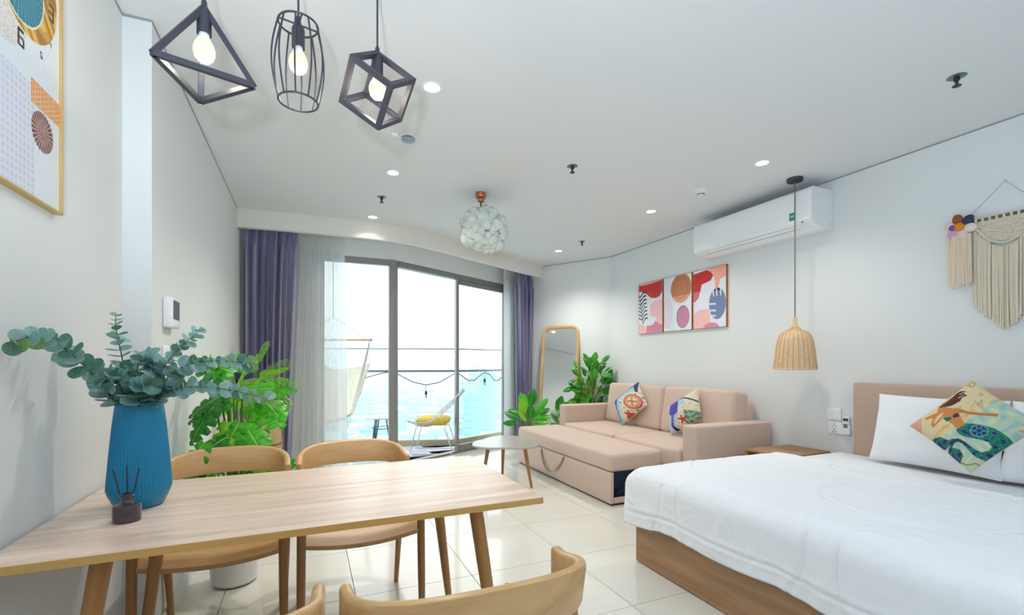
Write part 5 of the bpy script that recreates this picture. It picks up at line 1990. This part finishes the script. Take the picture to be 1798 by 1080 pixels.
L = rail.location
kr = offset_path(RL, .05)
M_rail = mat('railing_grey', rgb(132, 134, 138), .45, .3)
MB().tube([Vector((p[0], p[1], 1.40)) - L for p in kr], .009, 8).build('top_rail', M_rail, rail, smooth=True)
MB().tube([Vector((p[0], p[1], 1.075)) - L for p in kr], .017, 10).build('middle_rail', M_rail, rail, smooth=True)
for i in range(len(kr) - 1):
    a, b = Vector((*kr[i], 0)), Vector((*kr[i + 1], 0))
    d = (b - a).normalized()
    n_ = Vector((-d.y, d.x, 0)) * .005
    a, b = a + d * .006, b - d * .006
    q = [a - n_, b - n_, b + n_, a + n_]
    vs = [p + Vector((0, 0, .076)) - L for p in q] + [p + Vector((0, 0, 1.392)) - L for p in q]
    MB().add(vs, [(3, 2, 1, 0), (4, 5, 6, 7), (0, 1, 5, 4), (1, 2, 6, 5), (2, 3, 7, 6), (3, 0, 4, 7)]).build('glass_panel', M_glass_rail, rail)
for p in (kr[1], kr[4], kr[6]):
    MB().tube([Vector((p[0], p[1], .075)) - L, Vector((p[0], p[1], 1.40)) - L], .012, 8).build('post', M_rail, rail, smooth=True)


def rail_pt(u, v, off=.03):
    """point over the inner side of the railing line seen at pixel u,v"""
    r = ray(u, v)
    best = None
    for i in range(len(RL) - 1):
        a, b = Vector(RL[i]), Vector(RL[i + 1])
        d = (b - a).normalized()
        n_ = Vector((-d.y, d.x))
        a2 = a + n_ * off
        t_ = a2.dot(n_) / (r[0] * n_.x + r[1] * n_.y)
        p = Vector((r[0] * t_, r[1] * t_))
        if -1e-3 <= (p - a2).dot(d) <= (b - a).length + .02:
            best = Vector((p.x, p.y, CAM_H + r[2] * t_))
    return best or at_d(u, v, 6.8)


sl = thing('string_lights', 'black cable string lights draped along the balcony railing', 'string lights', tuple(rail_pt(748, 655)))
L = sl.location
cab = [(560, 660), (600, 667), (640, 664), (668, 656), (690, 652), (704, 660), (725, 671), (748, 676), (770, 672), (790, 661), (803, 654), (812, 661), (822, 668), (833, 668), (842, 660), (851, 654), (860, 658), (868, 668), (876, 668), (884, 658), (889, 652)]
MB().tube([rail_pt(u, v) - L for u, v in cab], .0075, 6).build('cable', M_black, sl, smooth=True)
for u, v in ((748, 676), (802, 655), (851, 655)):
    p = rail_pt(u, v) - L
    MB().tube([p, p + Vector((0, 0, -.09))], .004, 6).build('drop_cord', M_black, sl)
    b_ = MB().lathe([(0, -.085), (.012, -.088), (.018, -.10), (.020, -.135), (.016, -.14)], 14, c=tuple(p)).build('socket', M_black, sl, smooth=True)
    MB().lathe([(.014, -.138), (.020, -.155), (.020, -.175), (.010, -.195), (0, -.198)], 14, c=tuple(p)).build('bulb', mat('pink_clear_bulb', rgb(238, 206, 204), .15), b_, smooth=True)

# hammock chair
hp = at_d(585, 597, 6.1)
hb = thing('hammock_chair', 'cream hanging hammock chair with wooden spreader bar on the balcony', 'hammock', tuple(hp))
L = hb.location
e0, e1 = at_d(516, 597, 6.1) - L, at_d(651, 597, 6.1) - L
M_barw = mat('pale_wood_bar', rgb(206, 172, 134), .5)
M_rope = mat('cream_rope', rgb(226, 214, 202), .8)
MB().tube([e0, e1], .014, 12).build('spreader_bar', M_barw, hb, smooth=True)
apx = Vector((0, 0, .30))
MB().tube([e0.lerp(e1, .05), apx, e0.lerp(e1, .95)], .006, 6).tube([apx, Vector((0, 0, 2.75 - hp.z))], .008, 6).build('suspension_rope', M_rope, hb, smooth=True)
for e in (e0, e1):
    MB().lathe([(0, -.02), (.02, -.015), (.02, .015), (0, .02)], 12, c=tuple(e)).build('bar_end', M_barw, hb, smooth=True)
# seat cloth: a hanging sling, back high and front low, gathered to the bar ends
nu, nv = 25, 19
A = np.zeros((nu, nv, 3))
rv, fv = np.array([_R[0], _R[1], 0]), np.array([_F[0], _F[1], 0])
for i in range(nu):
    for j in range(nv):
        p, q_ = -1 + 2 * i / (nu - 1), j / (nv - 1)        # p across, q from back top to front edge
        lat = p * (.36 - .05 * math.sin(PI * q_))
        dep = .34 - .80 * q_
        z = -.34 - .60 * math.sin(PI * (q_ * .62 + .02)) ** .9 - .12 * q_ + .10 * abs(p) ** 2.2
        A[i, j] = rv * (lat + .02) + fv * dep + np.array([0, 0, z])
        A[i, j, 2] += .012 * math.sin(18 * q_ + 5 * p)
hm_ = MB().grid(A).build('seat_cloth', mat('cream_canvas', rgb(240, 230, 208), .9, noise=((20, 4, 4), .10, 2)), hb, smooth=True, angle=180)
hm_.modifiers.new('thickness', 'SOLIDIFY').thickness = .01
mb = MB()
for side, e in ((0, e0), (nu - 1, e1)):
    for j in range(0, nv, 2):
        mb.tube([Vector(e) * .97, Vector(A[side, j])], .0035, 5)
mb.build('side_cords', M_rope, hb, kind='stuff')
mb = MB()
for i in range(nu):
    for j in (nv - 1,):
        p = Vector(A[i, j])
        mb.tube([p, p + Vector((0, 0, -.10 - .02 * (i % 3)))], .005, 5)
mb.build('fringe', M_rope, hb, kind='stuff')

# round side table on the balcony
c_ = at_d(672, 731, 6.2)
t = thing('balcony_side_table', 'small round white table with thin dark legs on the balcony', 'table', (c_.x, c_.y, 0))
MB().lathe([(0, c_.z - .02), (.22, c_.z - .02), (.232, c_.z - .012), (.232, c_.z - .004), (.226, c_.z), (0, c_.z)], 40).build('tabletop', M_white, t, smooth=True)
M_dm = mat('blue_black_metal', rgb(58, 76, 96), .45, .3)
for k in range(4):
    a = k * PI / 2 + .5
    for s in (-.14, .14):
        MB().tube([(.10 * math.cos(a + s * 1.4), .10 * math.sin(a + s * 1.4), c_.z - .02), (.19 * math.cos(a), .19 * math.sin(a), 0)], .008, 8).build('leg', M_dm, t, smooth=True)
MB().tube([(.135 * math.cos(2 * PI * k / 24), .135 * math.sin(2 * PI * k / 24), c_.z - .15) for k in range(24)], .005, 6, closed=True).build('ring_brace', M_dm, t, smooth=True)

# wire lounge chair with yellow cushion
wc = at_d(762, 745, 6.32)
sz = wc.z
t = thing('wire_chair', 'white wire lounge chair on the balcony facing left', 'chair', (wc.x, wc.y, 0))
M_ww = mat('white_wire', rgb(226, 228, 232), .4, .2)


def wv(r_, f_, z):
    return Vector((_R[0] * r_ + _F[0] * f_, _R[1] * r_ + _F[1] * f_, z))


def shell(p, q):
    """p: across the seat -1..1 (depth), q: 0 seat front (left) .. 1 back top (right)"""
    r_ = -.30 + .62 * q if q < .62 else .084 + .33 * (q - .62) / .38
    z = sz + .03 - .06 * math.sin(PI * min(1, q / .62)) + (max(0, q - .5) / .5) ** 1.2 * .42
    f_ = p * (.27 - .09 * max(0, q - .5) / .5)
    z += .09 * abs(p) ** 2 * (1 - abs(q - .4))
    return wv(r_, f_, z)


mb = MB()
for k in range(13):
    p = -1 + 2 * k / 12
    mb.tube([shell(p, i / 14) for i in range(15)], .0035, 5)
for k in range(13):
    q_ = k / 12
    mb.tube([shell(-1 + 2 * i / 10, q_) for i in range(11)], .0035, 5)
mb.build('wire_mesh', M_ww, t, smooth=True, kind='stuff')
MB().tube([shell(-1, i / 14) for i in range(15)] + [shell(-1 + 2 * i / 8, 1) for i in range(1, 9)] + [shell(1, 1 - i / 14) for i in range(1, 15)] + [shell(1 - 2 * i / 8, 0) for i in range(1, 8)], .007, 6, closed=True).build('rim', M_ww, t, smooth=True)
for s in (-1, 1):
    f_ = s * .20
    MB().tube([wv(-.20, f_, sz - .02), wv(-.27, f_ * 1.1, .06), wv(-.27, f_ * 1.1, .012), wv(-.20, f_ * 1.1, .008), wv(.20, f_ * 1.1, .008), wv(.27, f_ * 1.1, .012), wv(.27, f_ * 1.1, .06), wv(.17, f_, sz - .02)], .007, 8).build('leg', M_ww, t, smooth=True)
MB().tube([wv(-.20, -.20, sz - .02), wv(-.20, .20, sz - .02)], .006, 6).tube([wv(.17, -.20, sz - .02), wv(.17, .20, sz - .02)], .006, 6).build('seat_support', M_ww, t)
yc_ = wc + wv(-.005, 0, .055)
o = MB().rbox((0, 0, 0), (.42, .38, .10), .048, 4, puff=.01, M=Matrix.Rotation(-YAW, 4, 'Z')).build('yellow_cushion', mat('yellow_tufted_fabric', rgb(238, 206, 96), .9, noise=((40, 40, 40), .25, 2), bump=((60, 60, 60), .8, .01)), None, tuple(yc_), smooth=True)
tag(o, 'yellow tufted seat cushion on the white wire chair', 'cushion')

# ------------------------------------------------------------------ the city far below
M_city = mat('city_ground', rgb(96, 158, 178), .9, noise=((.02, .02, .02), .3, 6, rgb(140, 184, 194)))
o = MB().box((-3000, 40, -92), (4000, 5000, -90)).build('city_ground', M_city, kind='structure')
o['label'] = 'hazy pale city plain far below the balcony'
o = MB().prism([(300 + 330 * math.cos(a) * (1 + .3 * math.sin(3 * a)), 780 + 120 * math.sin(a)) for a in [2 * PI * k / 40 for k in range(40)]], -90, -89.5).build('lagoon', mat('pale_blue_water', rgb(84, 150, 200), .25))
tag(o, 'pale blue stretch of water in the city below', 'water')
hl = MB()
nh, nk = 60, 12
A = np.zeros((nh, nk, 3))
for i in range(nh):
    for j in range(nk):
        x = -200 + 3600 * i / (nh - 1)
        y = 3200 + 500 * j / (nk - 1) - .25 * x
        hgt = (150 + 150 * math.exp(-((x - 1700) / 500) ** 2) + 40 * math.sin(x * .006) + 20 * math.sin(x * .017)) * math.sin(PI * (j + .0) / (nk - 1))
        A[i, j] = (x, y, -92 + hgt)
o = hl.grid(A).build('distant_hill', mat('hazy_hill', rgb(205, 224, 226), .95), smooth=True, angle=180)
tag(o, 'pale hazy hill on the horizon behind the city', 'hill')
rg = np.random.default_rng(17)
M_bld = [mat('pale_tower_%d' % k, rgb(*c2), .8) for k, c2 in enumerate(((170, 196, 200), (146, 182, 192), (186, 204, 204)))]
M_tg = mat('tower_glass', rgb(120, 168, 184), .4)
ORD = ['first', 'second', 'third', 'fourth', 'fifth', 'sixth', 'seventh', 'eighth', 'ninth', 'tenth']
for k in range(10):
    u = (818 + 9.5 * (k - 3) + rg.uniform(-2, 2)) if k > 2 else 640 + 62 * k
    d = rg.uniform(420, 900)
    p = at_d(u, 640, d)
    w_ = rg.uniform(9, 16)
    zt = rg.uniform(-35, 0) if k > 2 else rg.uniform(-66, -45)
    t = thing('tower', 'pale hazy apartment tower in the city, ' + ORD[k] + ' tower from the left', 'building', (p.x, p.y, -90), rz=rg.uniform(0, 1.5), group='pale towers in the city below')
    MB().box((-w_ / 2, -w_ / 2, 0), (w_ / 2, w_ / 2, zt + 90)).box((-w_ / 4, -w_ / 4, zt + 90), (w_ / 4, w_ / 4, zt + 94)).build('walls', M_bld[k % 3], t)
    wn = MB()
    for fl_ in range(int((zt + 90) / 6)):
        wn.box((-w_ / 2 - .15, -w_ / 2 - .15, fl_ * 6 + 2), (w_ / 2 + .15, w_ / 2 + .15, fl_ * 6 + 4))
    wn.build('window_bands', M_tg, t, kind='stuff')
mb = MB()
for k in range(1600):
    u = rg.uniform(560, 930)
    d = 170 + 1500 * rg.random() ** 1.6
    p = at_d(u, 640, d)
    a = rg.uniform(0, 1.5)
    w_, l_, h_ = rg.uniform(5, 14), rg.uniform(5, 18), rg.uniform(4, 16)
    Mx = Matrix.Translation((p.x, p.y, -90)) @ Matrix.Rotation(a, 4, 'Z')
    mb.box((-w_, -l_, 0), (w_, l_, h_), mi=int(rg.integers(0, 4)), M=Mx)
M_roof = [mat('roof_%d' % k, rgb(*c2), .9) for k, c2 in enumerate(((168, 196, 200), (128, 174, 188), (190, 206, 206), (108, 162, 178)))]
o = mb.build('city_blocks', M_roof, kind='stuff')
tag(o, 'countless small pale rooftops of the city below', 'buildings', kind='stuff')

# haze hanging over the city and the bay
hz = bpy.data.materials.new('sea_haze')
hz.use_nodes = True
_nt = hz.node_tree
_nt.nodes.remove(_nt.nodes['Principled BSDF'])
_vs = _nt.nodes.new('ShaderNodeVolumeScatter')
_vs.inputs['Color'].default_value = (0.93, 0.98, 1.0, 1)
_vs.inputs['Density'].default_value = 0.0008
_nt.links.new(_vs.outputs[0], _nt.nodes['Material Output'].inputs['Volume'])
o = MB().box((-2500, 60, -89.8), (3500, 4800, 160)).build('sea_haze', hz)
tag(o, 'pale humid haze hanging over the distant city', 'haze', kind='stuff')
scene.cycles.volume_bounces = 2
